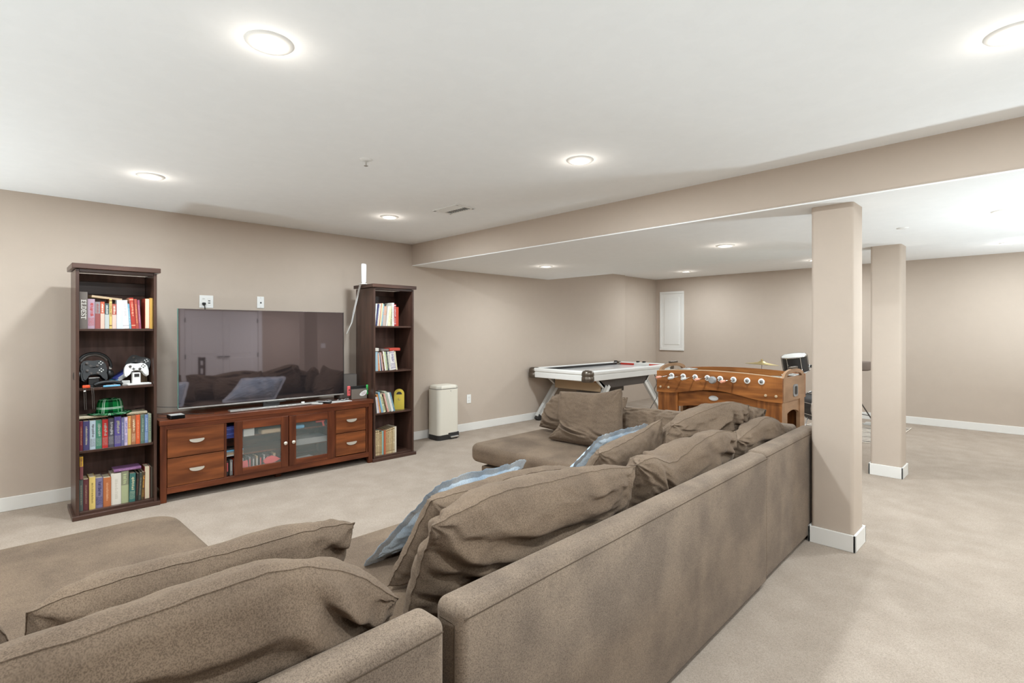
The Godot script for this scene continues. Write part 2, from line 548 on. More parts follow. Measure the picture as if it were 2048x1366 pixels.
func room():
	var b := Mb.new()
	b.box(Vector3(3.6, -0.06, -1.25), Vector3(12.4, 0.12, 9.2), 0.0001)
	struct("floor", b, M.carpet, "pale beige cut pile carpet covering the whole basement floor", "floor")
	struct("ceiling", bx(Vector3(0.7, CEIL + 0.06, -1.25), Vector3(6.0, 0.12, 9.2), 0.0001), M.ceil, "flat white ceiling over the seating area", "ceiling")
	struct("ceiling", bx(Vector3(7.9, 2.39 + 0.06, -1.25), Vector3(3.6, 0.12, 9.2), 0.0001), M.ceil, "flat white ceiling of the far bay beyond the pillars", "ceiling")
	struct("ceiling", bx(Vector3(4.885, LOW + 0.01, -1.25), Vector3(2.53, 0.02, 8.6), 0.0001), M.ceil, "lowered white ceiling between the two pillars", "ceiling")
	struct("trim_1", bx(Vector3(3.67, (CEIL + LOW) / 2 + 0.02, -1.25), Vector3(0.10, CEIL - LOW + 0.03, 8.6), 0.004), M.wall, "beige painted face of the long ceiling drop above the front pillar", "beam")
	struct("trim_2", bx(Vector3(6.12, (CEIL + LOW) / 2 + 0.02, -1.25), Vector3(0.06, CEIL - LOW + 0.03, 8.6), 0.004), M.wall, "beige painted far face of the ceiling drop", "beam")
	# the long wall, with a shallow jog beyond x = 8.3
	b = Mb.new()
	b.box(Vector3(3.05, 1.24, WZ - 0.08), Vector3(10.52, 2.50, 0.16), 0.012, 3)
	b.box(Vector3(9.0, 1.24, WZ - 0.14), Vector3(1.6, 2.50, 0.16), 0.001)
	struct("wall_left", b, M.wall, "long beige painted wall behind the television and bookcases", "wall")
	struct("wall_far", bx(Vector3(9.58, 1.24, -1.25), Vector3(0.16, 2.50, 9.2), 0.001), M.wall, "beige far wall with the white access panel", "wall")
	struct("wall_right", bx(Vector3(3.6, 1.24, 3.05), Vector3(12.4, 2.50, 0.16), 0.001), M.wall, "beige wall behind the camera, seen mirrored in the television", "wall")
	struct("wall_near", bx(Vector3(-2.2, 1.24, -1.25), Vector3(0.16, 2.50, 9.2), 0.001), M.wall, "beige end wall out of the picture", "wall")
	base("baseboard_left", Vector3(-2.1, 0, WZ), Vector3(8.3, 0, WZ), Vector3(0, 0, 1), "white baseboard along the television wall")
	base("baseboard_far", Vector3(9.5, 0, -5.45), Vector3(9.5, 0, 2.9), Vector3(-1, 0, 0), "white baseboard along the far wall")
	base("baseboard_right", Vector3(-2.1, 0, 2.97), Vector3(9.5, 0, 2.97), Vector3(0, 0, -1), "white baseboard along the wall behind the camera")
	pillar("column", Vector3(3.862, 0, -0.946), 0.236, "square beige pillar with rounded corners standing behind the sofa corner")
	pillar("column", Vector3(6.02, 0, -1.047), 0.24, "square beige pillar standing beyond the sofa, by the drum stool")
	# access panel on the far wall
	var o := thing("access_panel", "white raised access panel high on the far wall", "wall panel", Vector3(9.5, 0.965, -5.19))
	b = Mb.new()
	for q in [[0.0, 1.125, 0.52, 0.045], [0.0, 0.0, 0.52, 0.045]]:
		b.box(Vector3(-0.012, q[1] + 0.0225, 0), Vector3(0.024, q[3], q[2]), 0.004)
	for q in [-0.2375, 0.2375]:
		b.box(Vector3(-0.012, 0.585, q), Vector3(0.024, 1.08, 0.045), 0.004)
	part("frame", b, M.trim, o)
	b = Mb.new()
	b.box(Vector3(-0.006, 0.585, 0), Vector3(0.012, 1.08, 0.43), 0.003)
	b.box(Vector3(-0.010, 0.585, 0), Vector3(0.018, 0.94, 0.33), 0.008)
	part("panel", b, M.trim, o)
	# ceiling vent
	o = thing("ceiling_vent", "white slatted air vent in the main ceiling", "vent", Vector3(2.822, CEIL, -3.627), 0.03)
	b = Mb.new()
	for s in [-1, 1]:
		b.box(Vector3(s * 0.092, -0.004, 0), Vector3(0.03, 0.008, 0.33), 0.002)
		b.box(Vector3(0, -0.004, s * 0.155), Vector3(0.2, 0.008, 0.03), 0.002)
	b.box(Vector3(0, -0.004, 0), Vector3(0.012, 0.008, 0.3), 0.002)
	part("frame", b, M.white, o)
	part("duct", bx(Vector3(0, -0.0012, 0), Vector3(0.17, 0.002, 0.29), 0.0005), M.gray, o)
	for k in 9:
		for s in [-1, 1]:
			b = Mb.new()
			b.bar(Vector3(s * 0.008, -0.006, -0.12 + k * 0.03), Vector3(s * 0.078, -0.006, -0.12 + k * 0.03), 0.016, 0.0022, Vector3(0, 1, 0.5 * s).normalized(), 0.0005)
			part("slat", b, M.white, o)
	# sprinkler heads
	for q in [[Vector3(1.609, CEIL, -2.951), "white fire sprinkler head hanging from the main ceiling"], [Vector3(4.999, LOW, -0.779), "white concealed sprinkler cap in the low ceiling by the pillars"]]:
		o = thing("sprinkler", q[1], "sprinkler", q[0])
		b = Mb.new()
		b.lathe([Vector2(0.0, -0.008), Vector2(0.02, -0.010), Vector2(0.036, -0.005), Vector2(0.04, 0.0)], 24)
		part("plate", b, M.white, o)
		if q[0].y > 2.3:
			b = Mb.new()
			b.lathe([Vector2(0.0, -0.034), Vector2(0.005, -0.034), Vector2(0.006, -0.008)], 12)
			b.lathe([Vector2(0.0, -0.042), Vector2(0.013, -0.041), Vector2(0.013, -0.038), Vector2(0.0, -0.037)], 16)
			part("nozzle", b, M.silver, o)

func base(called: String, a: Vector3, c: Vector3, face: Vector3, label: String):
	var b := Mb.new()
	var L := a.distance_to(c)
	var d := (c - a).normalized()
	b.xf = Transform3D(Basis(d, Vector3.UP, d.cross(Vector3.UP)), (a + c) / 2 + face * 0.007)
	b.box(Vector3(0, 0.0525, 0), Vector3(L, 0.105, 0.014), 0.004)
	struct(called, b, M.trim, label, "baseboard")

func pillar(called: String, at: Vector3, w: float, label: String):
	var o := Node3D.new()
	o.name = numbered(called)
	add_child(o)
	o.position = at
	tag(o, label, "pillar", "", "structure")
	var b := Mb.new()
	var h := w / 2
	var r := 0.022
	var poly := PackedVector2Array()
	for q in [[1, 1, 0.0], [-1, 1, PI / 2], [-1, -1, PI], [1, -1, PI * 1.5]]:
		for p in arc(Vector2(q[0] * (h - r), q[1] * (h - r)), r, q[2], q[2] + PI / 2, 6):
			poly.append(p)
	b.xf = Transform3D(Basis(Vector3.RIGHT, Vector3(0, 0, -1), Vector3.UP), Vector3(0, LOW / 2, 0))
	b.extrude(poly, LOW, true)
	part("shaft", b, M.wall, o)
	for k in 4:
		b = Mb.new()
		b.xf = Transform3D(Basis(Vector3.UP, k * PI / 2), Vector3.ZERO)
		b.box(Vector3(0, 0.0525, h + 0.007), Vector3(w + 0.028, 0.105, 0.014), 0.003)
		part("baseboard", b, M.trim, o)


# ---------------------------------------------------------------- bookcases and books
var atlas: Image
var atlas_tex: ImageTexture
var book_mat: StandardMaterial3D
var cell := 0

func bookcase(called: String, at: Vector3, shelves: Array, label: String) -> Node3D:
	# 0.53 wide, 0.40 deep, 1.85 high; origin at the middle of the floor, front towards +z
	var o := thing(called, label, "bookcase", at)
	var W := 0.49
	var D := 0.38
	for s in [-1, 1]:
		part("side_panel", bx(Vector3(s * (W / 2 - 0.010), 0.92, 0), Vector3(0.020, 1.78, D), 0.002), M.esp_v, o)
	part("back_panel", bx(Vector3(0, 0.92, -D / 2 + 0.006), Vector3(W - 0.04, 1.78, 0.008), 0.001), M.esp_back_lifted, o)
	part("top", bx(Vector3(0, 1.833, 0.004), Vector3(0.535, 0.036, 0.415), 0.003), M.esp, o)
	part("top_rail", bx(Vector3(0, 1.803, D / 2 - 0.016), Vector3(W - 0.04, 0.024, 0.02), 0.002), M.esp, o)
	part("back_rail", bx(Vector3(0, 1.70, -D / 2 + 0.016), Vector3(W - 0.04, 0.10, 0.014), 0.002), M.esp, o)
	part("plinth", bx(Vector3(0, 0.016, 0.006), Vector3(0.53, 0.032, 0.41), 0.003), M.esp, o)
	part("bottom_shelf", bx(Vector3(0, 0.041, -0.004), Vector3(W - 0.04, 0.018, D - 0.016), 0.002), M.esp, o)
	for y in shelves:
		part("shelf", bx(Vector3(0, y - 0.009, -0.006), Vector3(W - 0.042, 0.018, D - 0.02), 0.002), M.esp, o)
	return o

func paint_spine(base_c: Color, ink: Color, style: int) -> Rect2:
	# one 32 x 160 cell of the shared print sheet; returns its place in texture units
	var cx := (cell % 32) * 32
	var cy := (cell / 32) * 160
	cell += 1
	atlas.fill_rect(Rect2i(cx, cy, 32, 160), base_c)
	var r := RandomNumberGenerator.new()
	r.seed = 900 + cell
	if style == 1 or style == 3:     # bands top and bottom
		atlas.fill_rect(Rect2i(cx, cy + 8, 32, 5), ink)
		atlas.fill_rect(Rect2i(cx, cy + 140, 32, 5), ink)
	if style == 2 or style == 3:     # picture block low on the spine
		for y in 44:
			for x in 26:
				if r.randf() < 0.6:
					atlas.set_pixel(cx + 3 + x, cy + 100 + y, base_c.lerp(ink, r.randf_range(0.2, 0.8)))
	if style >= 1 and style <= 3:    # title strokes running down
		var y := 22
		while y < 92:
			var l := r.randi_range(2, 5)
			var w := r.randi_range(8, 14)
			atlas.fill_rect(Rect2i(cx + 16 - w / 2 + r.randi_range(0, 3), cy + y, w, l), ink)
			y += l + r.randi_range(1, 3)
	if style == 4:                   # thin lettering
		var y := 30
		while y < 128:
			atlas.fill_rect(Rect2i(cx + 12, cy + y, r.randi_range(6, 9), 2), ink)
			y += r.randi_range(3, 5)
	if style == 5:                   # two-tone
		atlas.fill_rect(Rect2i(cx, cy + 70, 32, 90), base_c.lerp(ink, 0.7))
		var y := 14
		while y < 64:
			atlas.fill_rect(Rect2i(cx + 9, cy + y, r.randi_range(9, 15), 3), ink)
			y += r.randi_range(4, 7)
	return Rect2((cx + 1) / 1024.0, (cy + 1) / 1280.0, 30 / 1024.0, 158 / 1280.0)

func book_meshes(w: float, h: float, d: float, cell_at: Rect2) -> Array:
	# spine at +z, w thick, boards left and right, pages between
	var b := Mb.new()
	var cv := 0.0022
	var e := cell_at
	var side := [Vector2(e.position.x + 0.002, e.position.y + 0.004), Vector2(e.position.x + 0.003, e.position.y + 0.004), Vector2(e.position.x + 0.003, e.position.y + 0.006), Vector2(e.position.x + 0.002, e.position.y + 0.006)]
	# rounded spine
	var k := 5
	var bulge := minf(0.004, w * 0.12)
	for i in k:
		var x0 := -w / 2 + w * i / k
		var x1 := -w / 2 + w * (i + 1) / k
		var z0 := d / 2 - bulge * pow(absf(x0) / (w / 2), 2.0)
		var z1 := d / 2 - bulge * pow(absf(x1) / (w / 2), 2.0)
		var n0 := Vector3(x0 / (w / 2) * 0.4, 0, 1).normalized()
		var n1 := Vector3(x1 / (w / 2) * 0.4, 0, 1).normalized()
		var u0 := e.position.x + e.size.x * i / k
		var u1 := e.position.x + e.size.x * (i + 1) / k
		var v0 := e.position.y
		var v1 := e.position.y + e.size.y
		b.tri(Vector3(x0, 0, z0), Vector3(x1, 0, z1), Vector3(x1, h, z1), n0, n1, n1, Vector2(u0, v1), Vector2(u1, v1), Vector2(u1, v0))
		b.tri(Vector3(x0, 0, z0), Vector3(x1, h, z1), Vector3(x0, h, z0), n0, n1, n0, Vector2(u0, v1), Vector2(u1, v0), Vector2(u0, v0))
		b.quad(Vector3(x0, h, z0), Vector3(x1, h, z1), Vector3(x1, h, z1 - cv), Vector3(x0, h, z0 - cv), Vector3.UP, side)
	for s in [-1.0, 1.0]:
		var x: float = s * w / 2
		var xi: float = x - s * cv
		var z1 := d / 2 - bulge
		b.quad(Vector3(x, 0, -d / 2), Vector3(x, 0, z1), Vector3(x, h, z1), Vector3(x, h, -d / 2), Vector3(s, 0, 0), side)
		b.quad(Vector3(xi, 0, -d / 2), Vector3(xi, 0, z1), Vector3(xi, h, z1), Vector3(xi, h, -d / 2), Vector3(-s, 0, 0), side)
		b.quad(Vector3(x, h, -d / 2), Vector3(x, h, z1), Vector3(xi, h, z1), Vector3(xi, h, -d / 2), Vector3.UP, side)
		b.quad(Vector3(x, 0, -d / 2), Vector3(x, 0, z1), Vector3(xi, 0, z1), Vector3(xi, 0, -d / 2), Vector3.DOWN, side)
		b.quad(Vector3(x, 0, -d / 2), Vector3(xi, 0, -d / 2), Vector3(xi, h, -d / 2), Vector3(x, h, -d / 2), Vector3.FORWARD, side)
	var p := bx(Vector3(0, h / 2, -0.002), Vector3(w - 2 * cv - 0.0004, h - 0.006, d - 0.008), 0.0005)
	return [b, p]

func add_book(at: Vector3, w: float, h: float, d: float, lean: float, c: Color, ink: Color, style: int, label: String, group: String, turn := Basis.IDENTITY) -> Node3D:
	var o := thing("book", label, "book", at, 0.0, group)
	o.basis = Basis(Vector3.BACK, -lean) * turn
	var ms := book_meshes(w, h, d, paint_spine(c, ink, style))
	part("cover", ms[0], book_mat, o)
	part("page_block", ms[1], M.page, o)
	return o

# row: [thickness, height, lean, colour, ink, style, words]
func book_row(x0: float, y: float, zf: float, row: Array, place: String, group: String, depth := 0.15):
	var x := x0
	for i in row.size():
		var r = row[i]
		var w: float = r[0]
		var h: float = r[1]
		var lean: float = r[2]
		var label := ""
		if i == 0:
			label = "%s book beside the %s one, first %s" % [r[6], row[1][6], place]
		elif i == row.size() - 1:
			label = "%s book after the %s one, last %s" % [r[6], row[i - 1][6], place]
		else:
			label = "%s book between %s and %s ones, %s" % [r[6], row[i - 1][6], row[i + 1][6], place]
		var dx := 0.0
		if lean > 0.0:
			dx = 0.0
		var o := add_book(Vector3(x + w / 2, y + (sin(absf(lean)) * w / 2), zf - depth / 2 - rng.randf_range(0.0, 0.008)), w, h, depth, lean, r[3], r[4], r[5], label, group)
		x += w / maxf(cos(lean), 0.5) + 0.0012 + (r[7] if r.size() > 7 else 0.0)

func C(h: String) -> Color:
	var c := Color(h)
	var g := c.get_luminance()
	return c.lerp(Color(g, g, g), 0.16)

func bookcases():
	atlas = Image.create(1024, 1280, false, Image.FORMAT_RGB8)
	atlas.fill(Color(0.5, 0.5, 0.5))
	book_mat = mat(Color.WHITE, 0.5, 0.0, 0.3)
	var zc := -5.055
	bookcase("bookcase", Vector3(0.610, 0, zc), [1.380, 0.945, 0.492], "tall dark brown bookcase with the game controllers and the plaid hat")
	bookcase("bookcase", Vector3(2.985, 0, zc), [1.412, 0.940, 0.497], "tall dark brown bookcase with the white router on top")
	# left case, top shelf
	var x := 0.388
	var z := -4.885
	var rowa := [
		[0.046, 0.268, 0.0, C("6a5f58"), C("e8e2d8"), 0, "thick grey brown"],
		[0.041, 0.218, 0.0, C("a98b9a"), C("b8403c"), 2, "mauve picture"],
		[0.030, 0.198, 0.0, C("8c8080"), C("9c3b36"), 5, "grey and maroon"],
		[0.024, 0.200, 0.0, C("c8573c"), C("ead9c8"), 5, "rust red"],
		[0.026, 0.188, 0.0, C("4f5a58"), C("dcdcd6"), 5, "slate green"],
		[0.016, 0.222, 0.0, C("d9b765"), C("7a4a34"), 1, "thin straw yellow"],
		[0.026, 0.186, 0.0, C("b4564a"), C("e6dccb"), 5, "brick and cream"],
		[0.038, 0.216, 0.0, C("c6d0de"), C("8d97ad"), 0, "plain pale blue"],
		[0.038, 0.216, -0.06, C("e6dfd6"), C("b9aeb0"), 1, "ivory"],
		[0.012, 0.190, -0.07, C("6fa0b4"), C("d9e4e6"), 4, "slim teal blue"],
		[0.026, 0.236, -0.07, C("b8392f"), C("e29a78"), 1, "tall scarlet"],
		[0.018, 0.228, -0.06, C("b0473a"), C("e8b26a"), 4, "red and gold"],
		[0.014, 0.222, -0.05, C("9c4a62"), C("d9b0b8"), 4, "narrow plum"],
	]
	book_row(x, 1.380, z, rowa, "over the controllers", "books on the shelf above the controllers", 0.16)
	add_book(Vector3(0.797, 1.380, z - 0.09), 0.030, 0.236, 0.16, 0.0, C("cf4a34"), C("e8d088"), 0, "red book showing cream page edges, near the end over the controllers", "books on the shelf above the controllers", Basis(Vector3.UP, PI))
	add_book(Vector3(0.822, 1.380, z - 0.09), 0.020, 0.240, 0.16, 0.0, C("c8963f"), C("b07f30"), 0, "plain ochre book last against the side over the controllers", "books on the shelf above the controllers")
	var lettering := TextMesh.new()
	lettering.text = "ELDEST"
	var fnt := SystemFont.new()
	fnt.font_names = PackedStringArray(["Droid Serif"])
	lettering.font = fnt
	lettering.font_size = 64
	lettering.pixel_size = 0.0006
	lettering.depth = 0.0006
	var first: Node3D = get_node("book")
	var tm := MeshInstance3D.new()
	tm.name = "title"
	tm.mesh = lettering
	lettering.material = mat(Color(0.92, 0.90, 0.86), 0.5)
	tm.rotation = Vector3(0, 0, -PI / 2)
	tm.position = Vector3(0.0, 0.140, 0.0802)
	first.add_child(tm, true)
	# loose papers lying on these books
	single("paper_stack", bx(Vector3(0, 0.008, 0), Vector3(0.19, 0.016, 0.13), 0.002), M.tan, "curled tan papers lying across the books on the top shelf", "papers", Vector3(0.545, 1.604, -5.02), "", 0.15).rotation.z = -0.10
	# left case, shelf under the hat
	var rowb := [
		[0.020, 0.214, 0.0, C("7a2f3a"), C("c79a5a"), 4, "deep maroon"],
		[0.036, 0.212, 0.0, C("4a4470"), C("c4b88a"), 4, "indigo"],
		[0.034, 0.212, 0.0, C("a9b9c2"), C("5f5d60"), 2, "silver blue picture"],
		[0.036, 0.212, 0.0, C("3f7d62"), C("a5a698"), 2, "bottle green"],
		[0.034, 0.212, 0.0, C("c4302c"), C("9aa295"), 2, "bright red"],
		[0.036, 0.216, 0.0, C("55525c"), C("aaa6a4"), 2, "dark grey picture"],
		[0.040, 0.224, 0.0, C("5a4d92"), C("a7a47c"), 2, "wide violet"],
		[0.018, 0.214, 0.0, C("6b6a92"), C("c8c6d4"), 4, "dusty blue"],
		[0.020, 0.214, 0.0, C("c9b4cf"), C("5c5aa0"), 2, "pale lilac"],
		[0.022, 0.220, 0.0, C("d58a4a"), C("dcc46c"), 5, "amber"],
		[0.026, 0.222, 0.0, C("a86a44"), C("e2cda8"), 2, "brown mottled"],
		[0.028, 0.224, 0.0, C("e0592c"), C("f0a070"), 4, "vivid orange"],
		[0.026, 0.222, 0.0, C("567062"), C("86988a"), 2, "grey green"],
		[0.022, 0.220, 0.0, C("6d86b4"), C("a9bbd2"), 2, "sky blue"],
		[0.020, 0.222, 0.0, C("8d947c"), C("4c6a50"), 2, "moss and cream"],
	]
	book_row(x, 0.492, z, rowb, "under the plaid hat", "books on the shelf under the hat", 0.15)
	for q in [[0.46, 0.72, 0.19, "d8c7a6", "flat tan paperback lying under the brim of the plaid hat"], [0.735, 0.722, 0.13, "b9a98a", "flat worn paperback lying on the books to the right of the hat"]]:
		var o := add_book(Vector3(q[0] - q[2] / 2, 0.727, -4.99), 0.016, q[2], 0.15, 0.0, C(q[3]), C("6a5a44"), 4, q[4], "books lying flat by the hat", Basis(Vector3.BACK, -PI / 2))
		o.position.x = q[0] - q[2] / 2
		o.position.y = 0.719 + 0.008
	# left case, bottom shelf
	var z2 := -4.90
	var rowc := [
		[0.022, 0.228, 0.0, C("59605a"), C("a89a80"), 4, "worn grey green"],
		[0.032, 0.226, 0.0, C("6e3a3c"), C("a8876a"), 4, "oxblood"],
		[0.036, 0.236, 0.0, C("e0bd62"), C("7a6232"), 4, "tall golden yellow"],
		[0.044, 0.222, 0.0, C("7d7596"), C("3a345c"), 2, "lavender and navy"],
		[0.046, 0.216, 0.0, C("c06a3a"), C("e2a878"), 4, "burnt orange"],
		[0.060, 0.236, 0.0, C("ddd3c4"), C("c4b9a8"), 4, "wide cream"],
		[0.046, 0.242, 0.0, C("8a8a6c"), C("b4bd88"), 5, "olive and lime"],
		[0.038, 0.218, 0.02, C("3c6f68"), C("c9c094"), 2, "sea green"],
		[0.018, 0.208, 0.05, C("37322e"), C("8a4a3a"), 4, "slim black brown"],
		[0.018, 0.210, 0.05, C("444c44"), C("b5a58c"), 4, "slim forest grey"],
		[0.020, 0.214, 0.03, C("57442c"), C("d9942f"), 2, "umber with flames"],
	]
	book_row(x, 0.050, z2, rowc, "lowest below hat", "books on the lowest shelf below the hat", 0.15)
	add_book(Vector3(0.798, 0.050, z2 - 0.07), 0.034, 0.252, 0.13, 0.0, C("9a3b34"), C("d8c8b0"), 0, "red hardback showing white page edges on the floor-level shelf below the hat", "books on the lowest shelf below the hat", Basis(Vector3.UP, PI))
	add_book(Vector3(0.828, 0.050, z2 - 0.10), 0.012, 0.240, 0.15, 0.0, C("6e6152"), C("8a7a66"), 0, "thin drab brown book against the side on the floor-level shelf below the hat", "books on the lowest shelf below the hat")
	add_book(Vector3(0.70, 0.304, z2 - 0.06), 0.018, 0.17, 0.13, 0.0, C("8a5a86"), C("c79ac0"), 4, "purple paperback lying flat on the row below the hat", "books on the lowest shelf below the hat", Basis(Vector3.BACK, PI / 2)).position = Vector3(0.76, 0.304, z2 - 0.07)
	var bk := add_book(Vector3(0.405, 0.288, z2 - 0.05), 0.020, 0.165, 0.12, 0.0, C("d09a2c"), C("6a2a5a"), 5, "yellow and purple paperback standing on the books in the lowest corner", "books on the lowest shelf below the hat")
	bk.position = Vector3(0.400, 0.282, z2 - 0.06)
	# right case
	var xr := 2.763
	var rowd := [
		[0.012, 0.235, 0.10, C("dcdcd4"), C("8a8aa4"), 4, "slim white", 0.004],
		[0.014, 0.232, 0.12, C("4a4a76"), C("b8b8cc"), 4, "slim navy"],
		[0.014, 0.236, 0.12, C("e6dcc4"), C("b48a6a"), 4, "cream"],
		[0.012, 0.240, 0.12, C("c98a76"), C("e6c8b4"), 4, "salmon"],
		[0.014, 0.240, 0.12, C("e2cda0"), C("b49a60"), 4, "straw"],
		[0.014, 0.232, 0.11, C("7aa6b4"), C("d4e0e0"), 4, "pale teal", 0.006],
		[0.040, 0.210, 0.04, C("d99a78"), C("b4b0ac"), 5, "wide peach"],
		[0.016, 0.212, 0.12, C("dcdcd0"), C("a8b09a"), 4, "off white", 0.004],
		[0.028, 0.212, 0.08, C("e6e0b4"), C("b8a85a"), 4, "primrose"],
		[0.020, 0.208, 0.05, C("b9b58a"), C("5c5a3c"), 2, "olive leaf"],
		[0.024, 0.250, 0.0, C("dcd6ce"), C("7a5a56"), 4, "tall lettered white"],
		[0.022, 0.236, 0.0, C("b8363a"), C("e6dada"), 3, "red and white"],
		[0.034, 0.206, 0.0, C("c8402c"), C("d8604a"), 0, "plain tomato red"],
	]
	book_row(xr, 1.412, z, rowd, "nearest the router", "books on the top shelf below the router", 0.16)
	add_book(Vector3(2.96, 1.412, -5.10), 0.03, 0.25, 0.10, 0.0, C("5d6a6a"), C("46504e"), 0, "dark grey binder standing behind the books below the router", "books on the top shelf below the router", Basis(Vector3.UP, PI / 2)).position = Vector3(2.965, 1.412, -5.10)
	var rowe := [
		[0.012, 0.205, -0.02, C("e0dcc8"), C("8aa0a0"), 4, "thin ivory"],
		[0.030, 0.200, -0.03, C("9cb8c4"), C("d8e0e0"), 0, "light blue"],
		[0.020, 0.180, -0.04, C("d8814e"), C("e8c09a"), 2, "apricot"],
		[0.010, 0.190, -0.10, C("c8d0cc"), C("7a8a8a"), 4, "mint grey"],
		[0.012, 0.190, -0.12, C("2f3a52"), C("c0c4cc"), 4, "dark navy"],
		[0.014, 0.195, -0.14, C("d0a4a0"), C("e6d6d0"), 4, "rose"],
		[0.018, 0.205, -0.14, C("5a3a2c"), C("c89a5a"), 2, "chocolate speckled"],
		[0.016, 0.205, -0.14, C("ece6dc"), C("b4aaa0"), 4, "bright white"],
		[0.020, 0.200, -0.14, C("b4c08e"), C("e0e4c4"), 4, "celery green"],
		[0.016, 0.200, -0.14, C("4a4e5c"), C("c4b88a"), 2, "charcoal patterned"],
		[0.018, 0.200, -0.14, C("dad4c6"), C("8a7a5a"), 4, "bone"],
		[0.060, 0.200, -0.13, C("dcd6d0"), C("7a6a92"), 3, "broad white boxed"],
		[0.012, 0.200, -0.13, C("e2d6ae"), C("b09a5a"), 4, "buff"],
	]
	book_row(xr, 0.940, z, rowe, "second below router", "books on the second shelf below the router", 0.16)
	for q in [[2.79, 0.07, 0.034, "d8cfc0", "stack of pale cards on top of the books on the second shelf below the router"], [3.02, 0.13, 0.03, "d0402c", "red boxed game lying on the books on the second shelf below the router"], [2.90, 0.09, 0.022, "7a6a64", "dark slim box lying on the books on the second shelf below the router"]]:
		single("game_box", bx(Vector3(0, q[2] / 2, 0), Vector3(q[1], q[2], 0.12), 0.002), mat(C(q[3]), 0.5), q[4], "box", Vector3(q[0], 1.146, z - 0.085))
	var rowf := [
		[0.012, 0.172, -0.12, C("e4e0d8"), C("8a8a9a"), 4, "slim chalk white"],
		[0.014, 0.172, -0.16, C("c8bccc"), C("7a6a92"), 4, "pale violet"],
		[0.022, 0.200, -0.20, C("d8873e"), C("e8b884"), 2, "tangerine"],
		[0.022, 0.222, -0.20, C("7fb0cc"), C("e4ecec"), 0, "powder blue"],
		[0.026, 0.200, -0.26, C("d0cfa0"), C("4a6a4a"), 2, "green cartoon"],
		[0.018, 0.198, -0.26, C("4c3a30"), C("b89a5a"), 2, "dark umber"],
		[0.018, 0.205, -0.26, C("d89a8a"), C("efe0d8"), 4, "pink"],
		[0.026, 0.225, -0.26, C("a8b09c"), C("e0e4d8"), 0, "sage"],
		[0.026, 0.205, -0.26, C("e2ddd6"), C("b4a0a0"), 4, "milk white"],
		[0.016, 0.210, -0.26, C("5a8aa0"), C("e0e4d8"), 4, "steel blue"],
	]
	book_row(xr + 0.03, 0.497, z, rowf, "beside yellow arch", "picture books beside the yellow arch", 0.16)
	var rowg := []
	var words := ["first tan", "second tan", "third tan", "beige striped", "ochre slim", "aqua", "brick orange", "dark tan", "gold tooled", "sand", "wheat", "oatmeal", "parchment"]
	var cols := ["d8bf94", "cfb487", "d4b98a", "b89a72", "c09a5c", "8ab4aa", "c8603c", "b89466", "c4a474", "cbb083", "c2a576", "cdb68e", "d9ccb4"]
	for k in words.size():
		rowg.append([0.021 if k not in [3, 4] else 0.014, 0.262 if k < 3 else 0.245 + 0.004 * (k - 4), 0.0, C(cols[k]), C("8a6a44"), 3 if k not in [5, 6, 12] else 0, words[k]])
	book_row(xr, 0.050, z2, rowg, "bottom router bookcase", "old matching books on the bottom shelf", 0.17)
	# yellow arch-shaped toy case
	var arch := PackedVector2Array()
	for p in arc(Vector2(0, 0.17), 0.055, 0, PI, 14):
		arch.append(p)
	arch.append(Vector2(-0.055, 0)); arch.append(Vector2(0.055, 0))
	var o := thing("toy_case", "yellow arch shaped carry case with a dark handle opening", "toy", Vector3(3.115, 0.497, -4.98), -0.5)
	var b := Mb.new()
	b.extrude(arch, 0.03, true)
	part("body", b, M.yellow, o)
	b = Mb.new()
	var half := PackedVector2Array()
	for p in arc(Vector2(0, 0.165), 0.030, 0, PI, 10):
		half.append(p)
	b.xf.origin = Vector3(0, 0, 0.0155)
	b.extrude(half, 0.002, true)
	part("handle_opening", b, M.dark, o)
	b = Mb.new()
	b.tube([Vector3(0.014, 0.11, 0.016), Vector3(0.0, 0.098, 0.016), Vector3(-0.010, 0.11, 0.016), Vector3(-0.004, 0.124, 0.016)], 0.003, 6)
	part("latch", b, M.tan, o)
	atlas_tex = ImageTexture.create_from_image(atlas)
	book_mat.albedo_texture = atlas_tex
	controllers()
	router()

